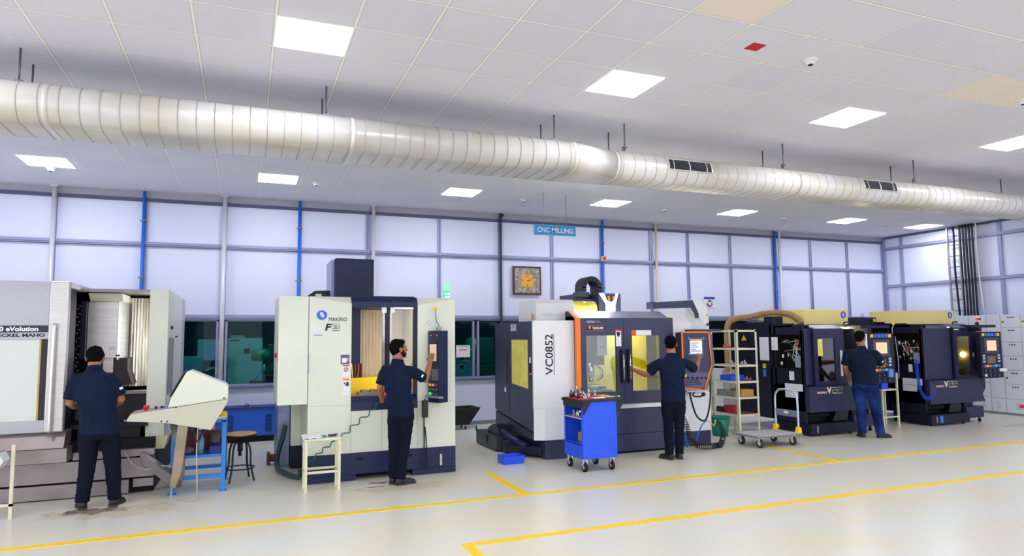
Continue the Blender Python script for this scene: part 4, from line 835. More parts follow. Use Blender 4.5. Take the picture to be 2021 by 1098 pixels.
# console arm and console
ar = [(5.94, 2.14), (5.94, 2.225), (6.70, 2.285), (6.86, 2.27), (7.0, 2.12), (7.01, 1.80), (6.84, 1.80), (6.83, 2.03), (6.74, 2.16)]
B().box(5.925, 5.99, 8.88, 9.055, 2.128, 2.236).prism([(5.94, 2.13), (5.94, 2.228), (6.69, 2.272), (6.80, 2.06), (6.80, 1.80), (6.735, 1.80), (6.73, 2.04), (6.66, 2.15)], 'y', 8.885, 8.90).obj('arm_face', TD, t)
B().prism([(5.94, 2.235), (6.69, 2.285), (6.86, 2.27), (7.0, 2.12), (7.01, 1.80), (6.74, 1.80), (6.735, 2.04), (6.66, 2.15), (5.94, 2.135)], 'y', 8.90, 9.05).obj('console_arm', WHITE, t, .004)
B().cyl((6.45, 8.6, 1.75), (6.45, 8.6, 1.80), .06, n=16).box(6.40, 7.0, 8.58, 9.02, 1.765, 1.80).obj('arm_joint', TD, t, .004)
for z in (1.88, 2.03): B().cyl((6.97, 8.88, z), (6.97, 8.90, z), .02, n=10).obj('knob', YELP if z > 2 else INK, t)
cn_pts = [(6.075, .935), (6.075, 1.755), (6.56, 1.75), (6.60, 1.26), (6.445, .885)]
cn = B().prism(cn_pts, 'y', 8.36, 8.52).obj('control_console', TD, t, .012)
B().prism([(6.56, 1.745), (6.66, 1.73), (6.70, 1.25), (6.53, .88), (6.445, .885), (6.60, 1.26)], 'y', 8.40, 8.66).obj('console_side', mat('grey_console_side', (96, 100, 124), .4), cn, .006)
eb = B()
for i in range(5):
    a, c = Vector((cn_pts[i][0], 8.35, cn_pts[i][1])), Vector((cn_pts[(i+1) % 5][0], 8.35, cn_pts[(i+1) % 5][1])); eb.cyl(a, c, .013, n=8)
eb.obj('orange_edge', ORANGE, cn)
sc = B().box(6.19, 6.46, 8.352, 8.36, 1.40, 1.67).obj('screen_frame', mat('grey_bezel', (80, 86, 110)), cn)
B().box(6.215, 6.43, 8.348, 8.352, 1.43, 1.65).obj('screen', mat('pale_screen', (210, 214, 220), .3, emit=(200, 208, 220), es=.55), sc)
B().box(6.215, 6.43, 8.346, 8.348, 1.62, 1.65).obj('screen_header', mat('amber', (220, 160, 60), emit=(220, 160, 60), es=.3), sc)
for z, w_ in ((1.585, .14), (1.555, .10), (1.525, .13), (1.49, .08), (1.465, .17)): B().box(6.23, 6.23+w_, 8.346, 8.348, z, z+.012).obj('screen_line', mat('screen_grey', (130, 140, 160)), sc)
for x, z in ((6.18, 1.65), (6.45, 1.65), (6.18, 1.41)): B().box(x, x+.03, 8.348, 8.353, z, z+.03).obj('blue_key', mat('cyan_key', (60, 140, 230)), sc)
B().box(6.17, 6.33, 8.354, 8.36, 1.19, 1.36).obj('mouse_pad', mat('grey_key_area', (70, 72, 80)), cn)
B().prism([(6.09, .96), (6.09, 1.15), (6.56, 1.15), (6.43, .91)], 'y', 8.352, 8.36).obj('switch_field', mat('slate_field', (92, 92, 124)), cn)
for i in range(5): B().cyl((6.16+.08*i, 8.335, 1.075-.003*i), (6.16+.08*i, 8.352, 1.075-.003*i), .017, n=10).obj('rotary_knob', INK, cn)
B().cyl((6.10, 8.33, 1.11), (6.10, 8.352, 1.11), .024, n=12).obj('yellow_key', YELP, cn); B().cyl((6.09, 8.33, 1.05), (6.09, 8.352, 1.05), .018, n=12).obj('red_key', RED, cn)
for r in range(3):
    for c in range(10):
        if c < 9-r*.5: B().box(6.11+.033*c, 6.13+.033*c, 8.348, 8.353, .97+.03*r, .988+.03*r).obj('key', INK if (r, c) != (1, 8) else RED, cn)
B().box(6.12, 6.42, 8.33, 8.4, .868, .888).obj('console_rail', ALU, cn)
B().tube([(6.30, 8.4, .86), (6.28, 8.4, .80), (6.40, 8.38, .79), (6.47, 8.4, .84)], .012, 6, 5).cyl((6.42, 8.36, .82), (6.45, 8.36, .82), .03, n=10).obj('handwheel_cable', BLACK, cn)
B().tube([(6.22, 8.4, .86), (6.24, 8.4, .74), (6.33, 8.4, .50), (6.48, 8.42, .42), (6.62, 8.5, .52), (6.72, 8.56, .8), (6.75, 8.6, 1.3)], .014, 8, 8).obj('supply_cable', BLACK, cn)
solo('air_gun', B().cyl((6.12, 8.52, .56), (6.12, 8.52, .72), .02, .016).box(6.09, 6.16, 8.50, 8.54, .70, .735), mat('maroon_gun', (110, 24, 40), .4), 'maroon air gun hung at the right end of the charcoal machine front', 'air gun', (6.12, 8.52, .56))
solo('spiral_hose', coil([(6.09, 8.44, .60), (6.07, 8.42, .4), (6.09, 8.40, .2), (6.12, 8.38, .06)], .030, .0065, 11), mat('bright_blue_hose', (20, 120, 210), .35), 'bright blue spiral air hose hanging to the floor beside the man reaching for the screen', 'hose', (6.09, 8.42, .02))
solo('spiral_hose', coil([(6.12, 8.50, .52), (6.20, 8.48, .35), (6.24, 8.40, .12), (6.40, 8.36, .050), (6.65, 8.36, .050), (6.80, 8.45, .055), (6.90, 8.52, .16), (6.90, 8.56, .30), (6.84, 8.60, .36)], .038, .0065, 46), BLACK, 'black spiral hose curling along the floor in front of the green bucket', 'hose', (6.5, 8.4, .01))
solo('connector_lead', B().tube([(6.52, 8.42, .42), (6.42, 8.4, .36), (6.40, 8.46, .24), (6.36, 8.47, .13)], .009, 6, 6), mat('bright_blue_hose', (20, 120, 210)), 'short blue connecting lead below the hanging console cable', 'hose', (6.4, 8.4, .1))
solo('connector_lead', B().tube([(6.53, 8.42, .42), (6.62, 8.44, .38), (6.72, 8.5, .32), (6.80, 8.56, .40)], .008, 6, 6), mat('beige_lead', (206, 190, 130)), 'short beige connecting lead leading to the black spiral hose', 'hose', (6.6, 8.45, .32))

# ---- floor items at the left of that machine
t = root('chip_conveyor', 'low black chip conveyor trough at the left foot of the white machine', 'chip conveyor', (3.75, 9.4, 0))
B().box(3.53, 3.78, 9.50, 10.45, .01, .22).obj('collection_box', mat('grey_black', (44, 48, 58), .45), t, .006)
B().box(3.52, 3.54, 9.9, 10.0, .08, .19).obj('handle', BLACK, t); B().box(3.52, 3.53, 10.40, 10.45, .2, .28).obj('latch_bar', BLACK, t)
B().box(3.60, 3.82, 9.32, 9.55, .01, .18).obj('second_box', mat('grey_black', (44, 48, 58)), t, .006)
B().prism([(9.5, .20), (9.62, .34), (9.85, .37), (10.05, .30), (10.1, .20)], 'x', 3.60, 3.77).obj('hood', NAVYD, t, .004)
B().prism([(3.62, 9.31), (3.90, 8.75), (3.91, 9.3)], 'z', .04, .10).obj('trough_floor', mat('wet_steel', (190, 196, 196)), t)
B().loop([[(3.66, 8.93, .06), (3.91, 8.72, .04), (3.91, 8.72, .16), (3.66, 8.93, .16)], [(3.66, 8.96, .06), (3.91, 8.75, .04), (3.91, 8.75, .16), (3.66, 8.96, .16)]], True, False).obj('trough_wall', NAVYD, t)
B().loop([[(3.60, 9.31, .05), (3.66, 8.93, .05), (3.66, 8.93, .15), (3.60, 9.31, .16)], [(3.63, 9.31, .05), (3.69, 8.95, .05), (3.69, 8.95, .15), (3.63, 9.31, .16)]], True, False).obj('trough_wall', NAVYD, t)
B().tube([(3.67, 9.68, .28), (3.73, 9.35, .18), (3.81, 8.98, .115)], .07, 12).obj('screw_tube', NAVY, t)
solo('storage_crate', B().loop([[(3.27, 8.52, 0), (3.56, 8.52, 0), (3.56, 8.74, 0), (3.27, 8.74, 0)], [(3.26, 8.505, .105), (3.575, 8.505, .105), (3.575, 8.755, .105), (3.26, 8.755, .105)], [(3.275, 8.52, .105), (3.56, 8.52, .105), (3.56, 8.74, .105), (3.275, 8.74, .105)], [(3.285, 8.53, .015), (3.55, 8.53, .015), (3.55, 8.73, .015), (3.285, 8.73, .015)]], True, False), BLUEP, 'open royal blue plastic crate on the floor left of the tool cart', 'crate', (3.42, 8.63, 0))

# ---- blue tool cart
t = root('tool_cart', 'royal blue perforated tool cart on casters holding tools in front of the charcoal machine', 'tool cart', (4.24, 7.88, 0))
X0, X1, Y0, Y1 = 3.985, 4.475, 7.60, 8.12
for nm_, b in (('side_panel', bx(X0, X0+.02, Y0, Y0+.02, .165, .885).box(X0, X0+.02, Y1-.02, Y1, .165, .885)), ('front_panel', bx(X0+.02, X1-.02, Y0, Y0+.012, .165, .885)), ('rear_panel', bx(X0, X1, Y1-.012, Y1, .165, .885)), ('right_panel', bx(X1-.02, X1, Y0, Y1, .165, .885))): b.obj(nm_, BLUEP, t, .002)
B().box(X0-.003, X0, Y0+.04, Y1-.04, .165, .33).obj('lower_lip', BLUEP, t)
for y in (Y0, Y1-.04): B().box(X0-.003, X0, y, y+.04, .165, .885).obj('corner_post', BLUEP, t)
B().box(X0, X1, Y0-.003, Y0, .165, .235).box(X0, X0+.035, Y0-.004, Y0, .165, .885).box(X1-.03, X1, Y0-.004, Y0, .165, .885).obj('front_flange', BLUEP, t)
B().box(X0, X1, Y0, Y1, .165, .19).obj('bottom_tray', BLUEP, t); B().box(X0, X1-.02, Y0+.02, Y1-.02, .34, .35).obj('lower_shelf', BLUEP, t)
mh = B()
for i in range(7):
    for j in range(10): mh.box(X0+.075+.055*i, X0+.079+.055*i, Y0-.002, Y0+.001, .29+.06*j, .297+.06*j)
mh.obj('perforations', mat('hole_blue', (10, 16, 80)), t)
B().box(X0-.005, X0+.3, Y0+.02, Y1-.02, .66, .672).obj('middle_shelf', mat('pinkish_shelf', (220, 190, 190), .5), t)
B().box(X0-.02, X1+.11, Y0-.02, Y1+.01, .875, .905).obj('top_tray', BLACK, t, .004)
B().box(X0-.015, X0+.02, Y0, Y1, .80, .875).obj('holder_rail', BLACK, t)
B().box(X0-.01, X1-.06, Y0+.08, Y1-.02, .905, .912).obj('red_mat', mat('red_mat', (214, 44, 50), .6), t)
for x in (X0-.0, X1+.0): B().prism([(x, .88), (x+.12, .88), (x+.02, .72), (x, .72)], 'y', Y0-.012, Y0-.004).obj('bracket', BLACK, t)
B().cyl((X0-.04, Y1-.02, .885), (X0-.0, Y1-.02, .885), .02, n=12).obj('handle_end', BLACK, t)
for x, y in ((X0+.05, Y0+.06), (X1-.05, Y0+.06), (X0+.05, Y1-.05), (X1-.06, Y1-.05)): caster(t, x, y, .165, .058, .032)
hd = []
TL = 'on the tool cart top'
for i, (x, y, h, r, m, l) in enumerate(((4.02, 7.98, .09, .022, 'dark_tool_steel', 'dark tool holder nearest the left edge'), (4.06, 7.90, .15, .02, 'chrome', 'tall thin-shanked tool holder'), (4.08, 8.02, .07, .024, 'dark_tool_steel', 'short dark tool holder at the back left'), (4.12, 7.82, .075, .022, 'chrome', 'short shiny tool holder'), (4.15, 7.95, .07, .024, 'chrome', 'shiny tool holder in the middle'), (4.20, 8.02, .12, .022, 'dark_tool_steel', 'tall dark tool holder at the back'), (4.24, 7.9, .10, .02, 'white_paint', 'tool holder with a white cap'), (4.30, 8.0, .06, .024, 'dark_tool_steel', 'short dark tool holder towards the right'), (4.10, 7.74, .06, .020, 'white_paint', 'short tool holder with a white collar near the front'), (4.03, 7.80, .11, .018, 'dark_tool_steel', 'slim dark tool holder near the front left'), (4.33, 7.90, .085, .018, 'chrome', 'slim shiny tool holder beside the yellow pad'))):
    o = root('tool_holder', l + ' ' + TL, 'tool holder', (x, y, .912), 'tool holders on the cart')
    B().cyl((x, y, .912), (x, y, .912+h*.5), r*1.15, r, 14).obj('taper', MATS[m], o); B().cyl((x, y, .912+h*.5), (x, y, .912+h*.62), r*1.35, n=14).obj('flange', STEELD, o); B().cyl((x, y, .912+h*.62), (x, y, .912+h), r*.5, n=10).obj('cutter', MATS[m], o)
solo('paper_sheet', B().prism([(4.18, 7.64), (4.33, 7.62), (4.36, 7.74), (4.20, 7.76)], 'z', .914, .922), PAPER, 'white paper lying on the cart top', 'paper', (4.25, 7.7, .914))
solo('note_pad', bx(4.37, 4.50, 7.80, 7.94, .914, .93), mat('amber_pad', (250, 190, 40)), 'amber yellow pad lying on the cart top', 'pad', (4.43, 7.87, .914))
solo('wrench', B().tube([(4.36, 7.66, .925), (4.56, 7.68, .925)], .01, 6).cyl((4.56, 7.68, .913), (4.56, 7.68, .935), .02, n=10), CHROME, 'steel wrench at the right end of the cart top', 'wrench', (4.46, 7.67, .914))
solo('clamp_block', B().box(4.03, 4.07, 7.9, 7.96, .673, .75).box(4.07, 4.22, 7.86, 7.98, .673, .72).cyl((4.08, 7.88, .735), (4.2, 7.88, .735), .018), CHROME, 'shiny metal clamp blocks on the middle shelf of the cart', 'clamp', (4.12, 7.92, .673))
solo('cardboard_box', bx(4.10, 4.24, 7.78, 7.95, .351, .46), CARD, 'small cardboard box on the lower shelf of the blue cart', 'box', (4.17, 7.86, .351))

# ---- green bucket
solo('waste_bucket', B().cyl((7.57, 9.42, .0), (7.57, 9.42, .31), .125, .165, 24).torus((7.57, 9.42, .31), .165, .012, n=24), GREEN, 'green plastic waste bucket on the floor beside the open rack', 'bucket', (7.57, 9.42, 0))
# ---- open rack
t = root('open_rack', 'cream angle-iron rack with open shelves left of the first dark machine', 'rack', (8.1, 9.6, 0))
X0, X1, Y0, Y1 = 7.86, 8.32, 9.28, 10.0
for x in (X0, X1-.045):
    for y in (Y0, Y1-.04): B().box(x, x+.045, y, y+.006, 0, 1.80).box(x if x == X0 else x+.039, x+.006 if x == X0 else x+.045, y, y+.04, 0, 1.80).obj('post', CREAM2, t)
SH = (.345, .635, .905, 1.185, 1.475)
B().box(X0, X1, Y0, Y0+.01, 1.755, 1.79).box(X0, X0+.01, Y0, Y1, 1.755, 1.79).box(X1-.01, X1, Y0, Y1, 1.755, 1.79).obj('top_rail', CREAM2, t)
for i, z in enumerate(SH):
    s_ = B().box(X0, X1, Y0+.006, Y1, z-.008, z).obj('shelf', mat('red_brown_shelf', (170, 84, 50), .6) if i == 0 else mat('cream_shelf', (206, 194, 168), .5), t)
    B().box(X0, X1, Y0-.004, Y0+.004, z-.03, z+.002).box(X0-.004, X0+.004, Y0, Y1, z-.03, z+.002).obj('shelf_edge', CREAM2, s_)
R = 'of the cream angle-iron rack'
solo('storage_bin', bx(7.92, 8.2, 9.5, 9.8, .905+.002, 1.0), BLUEP, 'royal blue bin on the middle shelf ' + R, 'bin', (8.06, 9.65, .905))
solo('carton', bx(8.0, 8.26, 9.35, 9.65, .635+.002, .76), CARD, 'brown carton on the second lowest shelf ' + R, 'box', (8.13, 9.5, .635))
solo('parts_box', bx(7.92, 7.99, 9.45, 9.9, .635+.002, .74), mat('grey_parts', (150, 146, 136), .6, var=.4, vs=20), 'grey box of metal parts on the second lowest shelf ' + R, 'box', (7.95, 9.6, .635))
solo('red_bin', bx(7.92, 8.06, 9.5, 9.72, .345+.002, .47), mat('crimson_bin', (186, 16, 40), .5), 'crimson bin on the bottom shelf ' + R, 'bin', (8.0, 9.6, .345))
solo('black_tray', bx(7.93, 8.02, 9.75, 9.95, .345+.002, .43), mat('black_brown', (48, 26, 30), .6), 'black-brown tray at the back of the bottom shelf ' + R, 'tray', (7.97, 9.85, .345))
for i, (x, y, z, l, c) in enumerate(((7.95, 9.6, 1.477, 'top shelf', (200, 120, 100)), (8.02, 9.72, 1.477, 'top shelf, further back', (186, 100, 84)), (8.0, 9.5, 1.187, 'upper middle shelf', (206, 200, 206)), (8.2, 9.5, 1.187, 'upper middle shelf, right part', (216, 210, 216)), (8.2, 9.4, .905+.002, 'middle shelf, right part', (176, 96, 80)))):
    q = B()
    for j in range(4): q.cyl((x-.06+.04*j, y+.012*(j % 2), z), (x-.06+.04*j, y+.012*(j % 2), z+.035+.02*((i+j) % 3)), .014, n=8)
    q.box(x-.08, x+.08, y-.04, y+.04, z, z+.006)
    solo('parts_tray', q, mat('tray_%d' % i, c, .5, .2), 'shallow tray of metal parts on the %s of the open rack' % l, 'tray', (x, y, z))
# ---- platform trolley
t = root('platform_trolley', 'grey platform trolley with a folding tube handle and yellow hinges', 'trolley', (7.6, 8.35, 0))
X0, X1, Y0, Y1 = 7.15, 8.04, 8.05, 8.62
B().box(X0, X1, Y0, Y1, .155, .18).obj('deck', mat('grey_bumper', (124, 130, 152), .5), t, .01); B().box(X0+.03, X1-.03, Y0+.03, Y1-.03, .18, .186).obj('deck_mat', mat('worn_deck', (190, 182, 176), .6, var=.15), t)
for x in (X0+.12, X1-.13):
    for y in (Y0+.08, Y1-.08): caster(t, x, y, .155, .065, .035, mat('grey_tyre', (60, 60, 64), .6), CREAM2)
HX = 8.0
B().tube([(HX, Y1-.05, .2), (HX, Y1-.05, .66), (HX, Y1-.08, .77), (HX, Y1-.17, .83), (HX, Y0+.17, .83), (HX, Y0+.08, .77), (HX, Y0+.05, .66), (HX, Y0+.05, .2)], .017, 10, 5).obj('handle', mat('light_tube', (190, 206, 226), .35, .4), t)
B().box(HX-.008, HX+.008, Y0+.06, Y1-.06, .42, .52).obj('handle_panel', mat('grey_bumper', (124, 130, 152)), t)
B().box(HX-.012, HX-.008, 8.29, 8.38, .46, .50).obj('panel_label', PAPER, t)
for y in (Y0+.05, Y1-.05): B().prism([(HX-.05, .18), (HX+.04, .18), (HX+.03, .27), (HX-.02, .28)], 'y', y-.035, y+.035).obj('hinge_cover', YELP, t, .008)
B().box(HX-.005, HX+.005, Y0+.08, Y1-.08, .2, .215).obj('foot_bar', BLACK, t)

# ================================================================== the two dark machines with yellow tops
V = mat('dark_plum_navy', (42, 44, 76), .4, var=.05, spec=.4); V2 = mat('blue_black', (18, 20, 44), .42, var=.06, spec=.35)
def wires(x, y0, y1, z0, z1, par, seed):
    rnd = random.Random(seed)
    for i in range(7):
        p = [(x+.01+rnd.random()*.1, y0+rnd.random()*(y1-y0), z0+rnd.random()*(z1-z0)) for _ in range(4)]
        B().tube(p, .006, 5, 5).obj('wire', (PAPER, mat('wire_beige', (206, 190, 150)), mat('wire_green', (20, 110, 70)), CHROME, BLACK, PAPER, STEELD)[i], par)
    for i in range(9):
        y = y0+rnd.random()*(y1-y0); z = z0+rnd.random()*(z1-z0)
        B().cyl((x+.04, y, z-.03), (x+.04, y, z+.03), .018, n=10).obj('valve', (CHROME, STEEL, PAPER, RED, mat('brass', (196, 150, 40)))[i % 5], par)
def v22(X, label, opened):
    t = root('milling_machine', label, 'milling machine', (X+.8, 9.5, 0))
    # body and side
    B().box(X+.03, X+1.49, 9.36, 10.55, .22, 1.90).obj('rear_body', V2, t, .004)
    sd = B().box(X, X+.03, 9.42, 9.46, .22, 1.86).box(X, X+.03, 8.70, 9.46, .22, 1.12).box(X, X+.03, 8.70, 9.46, 1.70, 1.86).box(X, X+.03, 8.70, 8.76, 1.12, 1.70).obj('side_wall', V2, t)
    B().box(X+.02, X+.6, 8.78, 9.36, .3, .35).obj('inner_floor', PIT, sd); B().box(X+.20, X+.24, 8.78, 9.36, .35, 1.86).obj('inner_wall', PIT, sd); B().box(X+.0, X+.2, 9.32, 9.36, .35, 1.86).obj('inner_rear', PIT, sd)
    wires(X+.03, 8.80, 9.32, 1.18, 1.62, sd, int(X*10)); B().box(X+.02, X+.05, 8.78, 8.90, 1.14, 1.34).obj('controller_box', mat('grey_box', (150, 158, 176)), sd)
    B().box(X, X+.03, 9.47, 10.0, .22, 1.93).box(X, X+.03, 10.01, 10.55, .22, 1.93).obj('cabinet_door', V2, t, .003)
    if X < 10:
        B().box(X-.003, X, 9.49, 9.72, 1.24, 1.66).obj('paper_label', PAPER, t); B().box(X-.003, X, 9.27, 9.42, 1.43, 1.66).obj('paper_label', PAPER, t)
        B().box(X-.003, X, 9.58, 9.66, 1.10, 1.18).obj('yellow_label', YELP, t); B().box(X-.003, X, 9.58, 9.66, .95, 1.08).obj('blue_label', BLUEF, t)
        B().prism([(10.06, 1.6), (10.20, 1.6), (10.13, 1.7)], 'x', X-.003, X).obj('warning_triangle', YELP, t)
        B().box(X-.003, X, 8.92, 9.03, .92, 1.07).obj('paper_label', PAPER, t)
    else: B().box(X-.003, X, 8.92, 9.0, .98, 1.12).obj('paper_label', PAPER, t)
    B().prism([(8.74, .74), (9.14, .74), (9.14, .86), (8.74, .86)], 'x', X-.003, X).obj('paper_label', PAPER, t)
    B().prism([(8.85, .62), (9.14, .62), (9.14, .735), (8.85, .735)], 'x', X-.003, X).obj('paper_label', PAPER, t)
    # tank and stand
    tk = B().box(X+.03, X+1.05, 8.62, 9.4, .03, .205).obj('coolant_tank', V2, t, .006)
    B().box(X+1.06, X+1.55, 8.68, 9.3, .09, .30).obj('side_tank', V, t, .006)
    B().box(X+.14, X+.165, 8.605, 8.62, .06, .17).obj('level_gauge', STEEL, tk)
    if X > 10: B().box(X+.24, X+.32, 8.61, 8.62, .06, .18).obj('blue_label', BLUEF, tk)
    B().box(X+.1, X+1.3, 8.9, 10.4, .2, .42).obj('pedestal', PIT, t)
    B().prism([(X+.62, .22), (X+.95, .22), (X+1.0, .40), (X+.70, .40)], 'y', 8.72, 8.9).box(X+1.1, X+1.35, 8.75, 8.9, .3, .42).obj('chip_chute', BLACK, t)
    for x, y in ((X+.09, 8.68), (X+.95, 8.68), (X+1.50, 8.74), (X+.1, 9.34)): B().cyl((x-.012, y, .03), (x+.012, y, .03), .03, n=14).box(x-.016, x+.016, y-.012, y+.012, .03, .1).obj('caster', BLACK, t)
    # front lower box and right wing
    B().prism([(X, .40), (X, .822), (X+1.30, .84), (X+1.50, .40)], 'y', 8.60, 8.85).obj('lower_front', V, t, .004)
    B().box(X+.0, X+1.45, 8.85, 9.4, .40, .84).obj('lower_body', V2, t)
    B().prism([(X+1.50, .42), (X+1.30, .84), (X+1.80, .84), (X+1.80, .62), (X+1.62, .42)], 'y', 8.78, 9.0).obj('right_wing', V, t, .004)
    text('lettering', 'MAKINO', mat('ivory_print', (232, 216, 190), .5), t, X+.17, X+.375, .705, .742, 8.599, bold=.02)
    text('lettering', 'V', MATS['ivory_print'], t, X+.38, X+.49, .70, .81, 8.599, bold=.05)
    for dx in (0, .125):
        u0, u1, z0, z1, h = X+.50+dx, X+.605+dx, .715, .80, .757
        B().tube([(u0, 8.597, z1), (u1, 8.597, z1), (u1, 8.597, h), (u0, 8.597, h), (u0, 8.597, z0), (u1, 8.597, z0)], .005, 4).obj('lettering', MATS['ivory_print'], t)
    B().box(X+.52, X+.72, 8.597, 8.60, .695, .703).obj('small_print', MATS['ivory_print'], t)
    # upper front
    B().box(X+.0, X+.10, 8.70, 8.76, .84, 1.78).obj('corner_column', V, t, .008)
    B().prism([(8.76, .84), (8.76, 1.79), (8.90, 1.85), (9.3, 1.85), (9.3, 1.83), (8.92, 1.83), (8.80, 1.78), (8.80, .84)], 'x', X+.10, X+(.80 if opened else .862)).obj('fixed_panel', V, t, .004)
    B().box(X, X+1.50, 8.92, 9.36, 1.83, 1.875).obj('roof', V2, t)
    B().box(X+1.42, X+1.49, 8.76, 9.36, .84, 1.83).obj('right_wall', V2, t)
    d0 = X+.25 if opened else X+.87; d1 = d0+.69 if opened else d0+.63
    wx0, wx1 = d0+.085, d0+.475 if opened else d0+.46
    y0, y1 = 8.70, 8.735
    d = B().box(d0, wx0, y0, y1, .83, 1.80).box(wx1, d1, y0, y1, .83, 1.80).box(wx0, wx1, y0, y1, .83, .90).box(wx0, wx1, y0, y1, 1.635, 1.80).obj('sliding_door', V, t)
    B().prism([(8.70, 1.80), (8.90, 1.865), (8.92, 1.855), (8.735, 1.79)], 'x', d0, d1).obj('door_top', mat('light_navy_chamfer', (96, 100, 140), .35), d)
    B().box(wx0, wx1, y0+.015, y0+.02, .90, 1.635).obj('door_window', glass('smoky_pane', (190, 190, 190), .16, .06), d)
    B().box(d0+.01, d0+.04, 8.735, 8.78, .83, 1.82).obj('door_edge', BLACK, d)
    if opened:
        B().box(wx0+.0, wx0+.12, 8.711, 8.714, 1.33, 1.62).obj('yellow_reflection', YEL, d)  # yellow sheet painting the bright reflection in the door glass
        B().box(d0+.585, d0+.635, 8.695, 8.70, .98, 1.42).obj('warning_strip', PAPER, d); B().box(d0+.585, d0+.635, 8.693, 8.695, 1.28, 1.29).obj('red_line', RED, d); B().prism([(d0+.59, 1.22), (d0+.62, 1.26), (d0+.63, 1.23), (d0+.60, 1.18)], 'y', 8.692, 8.695).obj('mark', INK, d)
    else:
        B().box(d0+.02, d0+.14, 8.695, 8.70, 1.755, 1.775).obj('label_plate', PAPER, d); B().torus((d0+.25, 8.695, 1.76), .03, .008, (0, 1, 0), 16, 6).obj('lock_ring', BLACK, d)
        for z in (1.20, 1.10, 1.02): B().torus((d0+.56, 8.69, z), .022, .006, (0, 1, 0), 14, 5).obj('handle_knob', BLACK, d)
        B().box(d0+.50, d0+.53, 8.69, 8.70, 1.24, 1.32).obj('warning_label', mat('pink_label', (240, 190, 200)), d)
    # interior
    mat('interior_cream', (200, 196, 170), .5, var=.15)
    B().box(X+.8, X+1.42, 9.30, 9.34, .84, 1.83).obj('interior_rear', mat('interior_cream', (200, 196, 170), .5, var=.15), t)
    B().box(X+.26, X+.8, 9.30, 9.34, .84, 1.83).obj('interior_rear', mat('interior_steel', (196, 194, 186), .4, .2, var=.2), t)
    if opened: B().box(X+.85, X+.95, 8.95, 9.28, .9, 1.8).obj('yellow_guard', YEL, t)
    else: B().box(X+1.405, X+1.42, 8.76, 9.3, .84, 1.83).obj('interior_side', MATS['interior_cream'], t)
    B().box(X+.99, X+1.24, 9.0, 9.28, 1.35, 1.83).obj('spindle_head', mat('dull_green_grey', (130, 134, 110), .5), t, .01)
    B().box(X+.9, X+1.45, 8.9, 9.25, .84, 1.0).obj('work_table', STEELD, t)
    B().box(X+1.0, X+1.4, 8.84, 8.9, 1.80, 1.82).obj('work_lamp', mat('warm_lamp2', (255, 250, 220), emit=(255, 240, 180), es=40.0), t)
    if not opened: B().cyl((X+1.37, 8.90, 1.28), (X+1.40, 8.90, 1.28), .05, n=16).obj('work_lamp', mat('warm_lamp3', (255, 230, 150), emit=(255, 214, 110), es=30.0), t)
    # yellow top cover
    yc = B().prism([(X+.56, 9.9), (X+.56, 9.2), (X+1.63, 9.2), (X+1.63, 9.9)], 'z', 1.875, 2.15).obj('top_cover', YELB, t, .004)
    B().prism([(X+.20, 9.95), (X+.20, 9.9), (X+.56, 9.22), (X+.60, 9.22), (X+.60, 9.95)], 'z', 1.875, 2.15).obj('top_cover_wing', YELB, t, .003)
    n = 20; rg = []
    for i in range(n):
        a = 2*PI*i/n; cx_, cz_ = X+1.515, 2.055
        rg.append([(cx_+.062*math.cos(a), 9.194, cz_+.066*math.sin(a)), (cx_+.062*math.cos(a), 9.2, cz_+.066*math.sin(a)), (cx_+.003+.024*math.cos(a)-.008*math.sin(a), 9.2, cz_+.044*math.sin(a)), (cx_+.003+.024*math.cos(a)-.008*math.sin(a), 9.194, cz_+.044*math.sin(a))])
    B().loop(rg, False, False, closed=True).obj('ring_logo', LOGO, yc)
    B().tube([(X+1.3, 9.0, 1.875), (X+1.3, 9.0, 1.91), (X+1.42, 9.0, 1.92)], .014, 6).obj('hook', BLACK, t)
    # console
    cx0 = X+1.19
    cn = B().box(cx0, cx0+.60, 8.42, 8.50, .845, 1.715).obj('control_console', V2, t, .006)
    B().prism([(cx0+.60, 8.42), (cx0+.78, 8.56), (cx0+.78, 8.64), (cx0+.58, 8.50)], 'z', .845, 1.715).obj('console_side', V, cn, .003)
    B().box(cx0+.66, cx0+.72, 8.5, 9.0, 1.60, 1.66).obj('console_arm', V2, cn); B().box(cx0+.10, cx0+.18, 8.5, 8.78, 1.72, 1.80).box(cx0+.05, cx0+.75, 8.6, 8.9, 1.80, 1.85).obj('arm_beam', V2, cn)
    B().box(cx0+.10, cx0+.50, 8.414, 8.42, 1.31, 1.60).obj('screen_frame', mat('plum_bezel', (70, 64, 92)), cn)
    B().box(cx0+.17, cx0+.43, 8.410, 8.414, 1.36, 1.55).obj('screen', mat('salmon_screen', (240, 176, 140), .3, emit=(250, 176, 136), es=.8), cn)
    B().box(cx0+.14, cx0+.40, 8.414, 8.42, 1.12, 1.27).obj('keyboard_frame', BLACK, cn)
    kb = B()
    for r in range(5):
        for c in range(8): kb.box(cx0+.15+.03*c, cx0+.173+.03*c, 8.410, 8.414, 1.13+.026*r, 1.149+.026*r)
    kb.obj('keyboard', mat('olive_keys', (150, 136, 90)), cn)
    KC = [YELP, mat('violet_key', (90, 90, 200)), BLUEF, BLUEF, mat('violet_key', (90, 90, 200))]
    for i in range(6): B().box(cx0+.05+.085*i, cx0+.115+.085*i, 8.412, 8.42, 1.635, 1.69).obj('key_group', KC[i % 5] if i else YELP, cn)
    for i in range(6): B().box(cx0+.05+.08*i, cx0+.11+.08*i, 8.412, 8.42, 1.055, 1.095).obj('key_group', (mat('violet_key', (90, 90, 200)), mat('orange_lit', (255, 130, 60), emit=(255, 120, 40), es=.8), CARD, BLUEF, mat('pale_key', (190, 200, 230)), BLUEF)[i], cn)
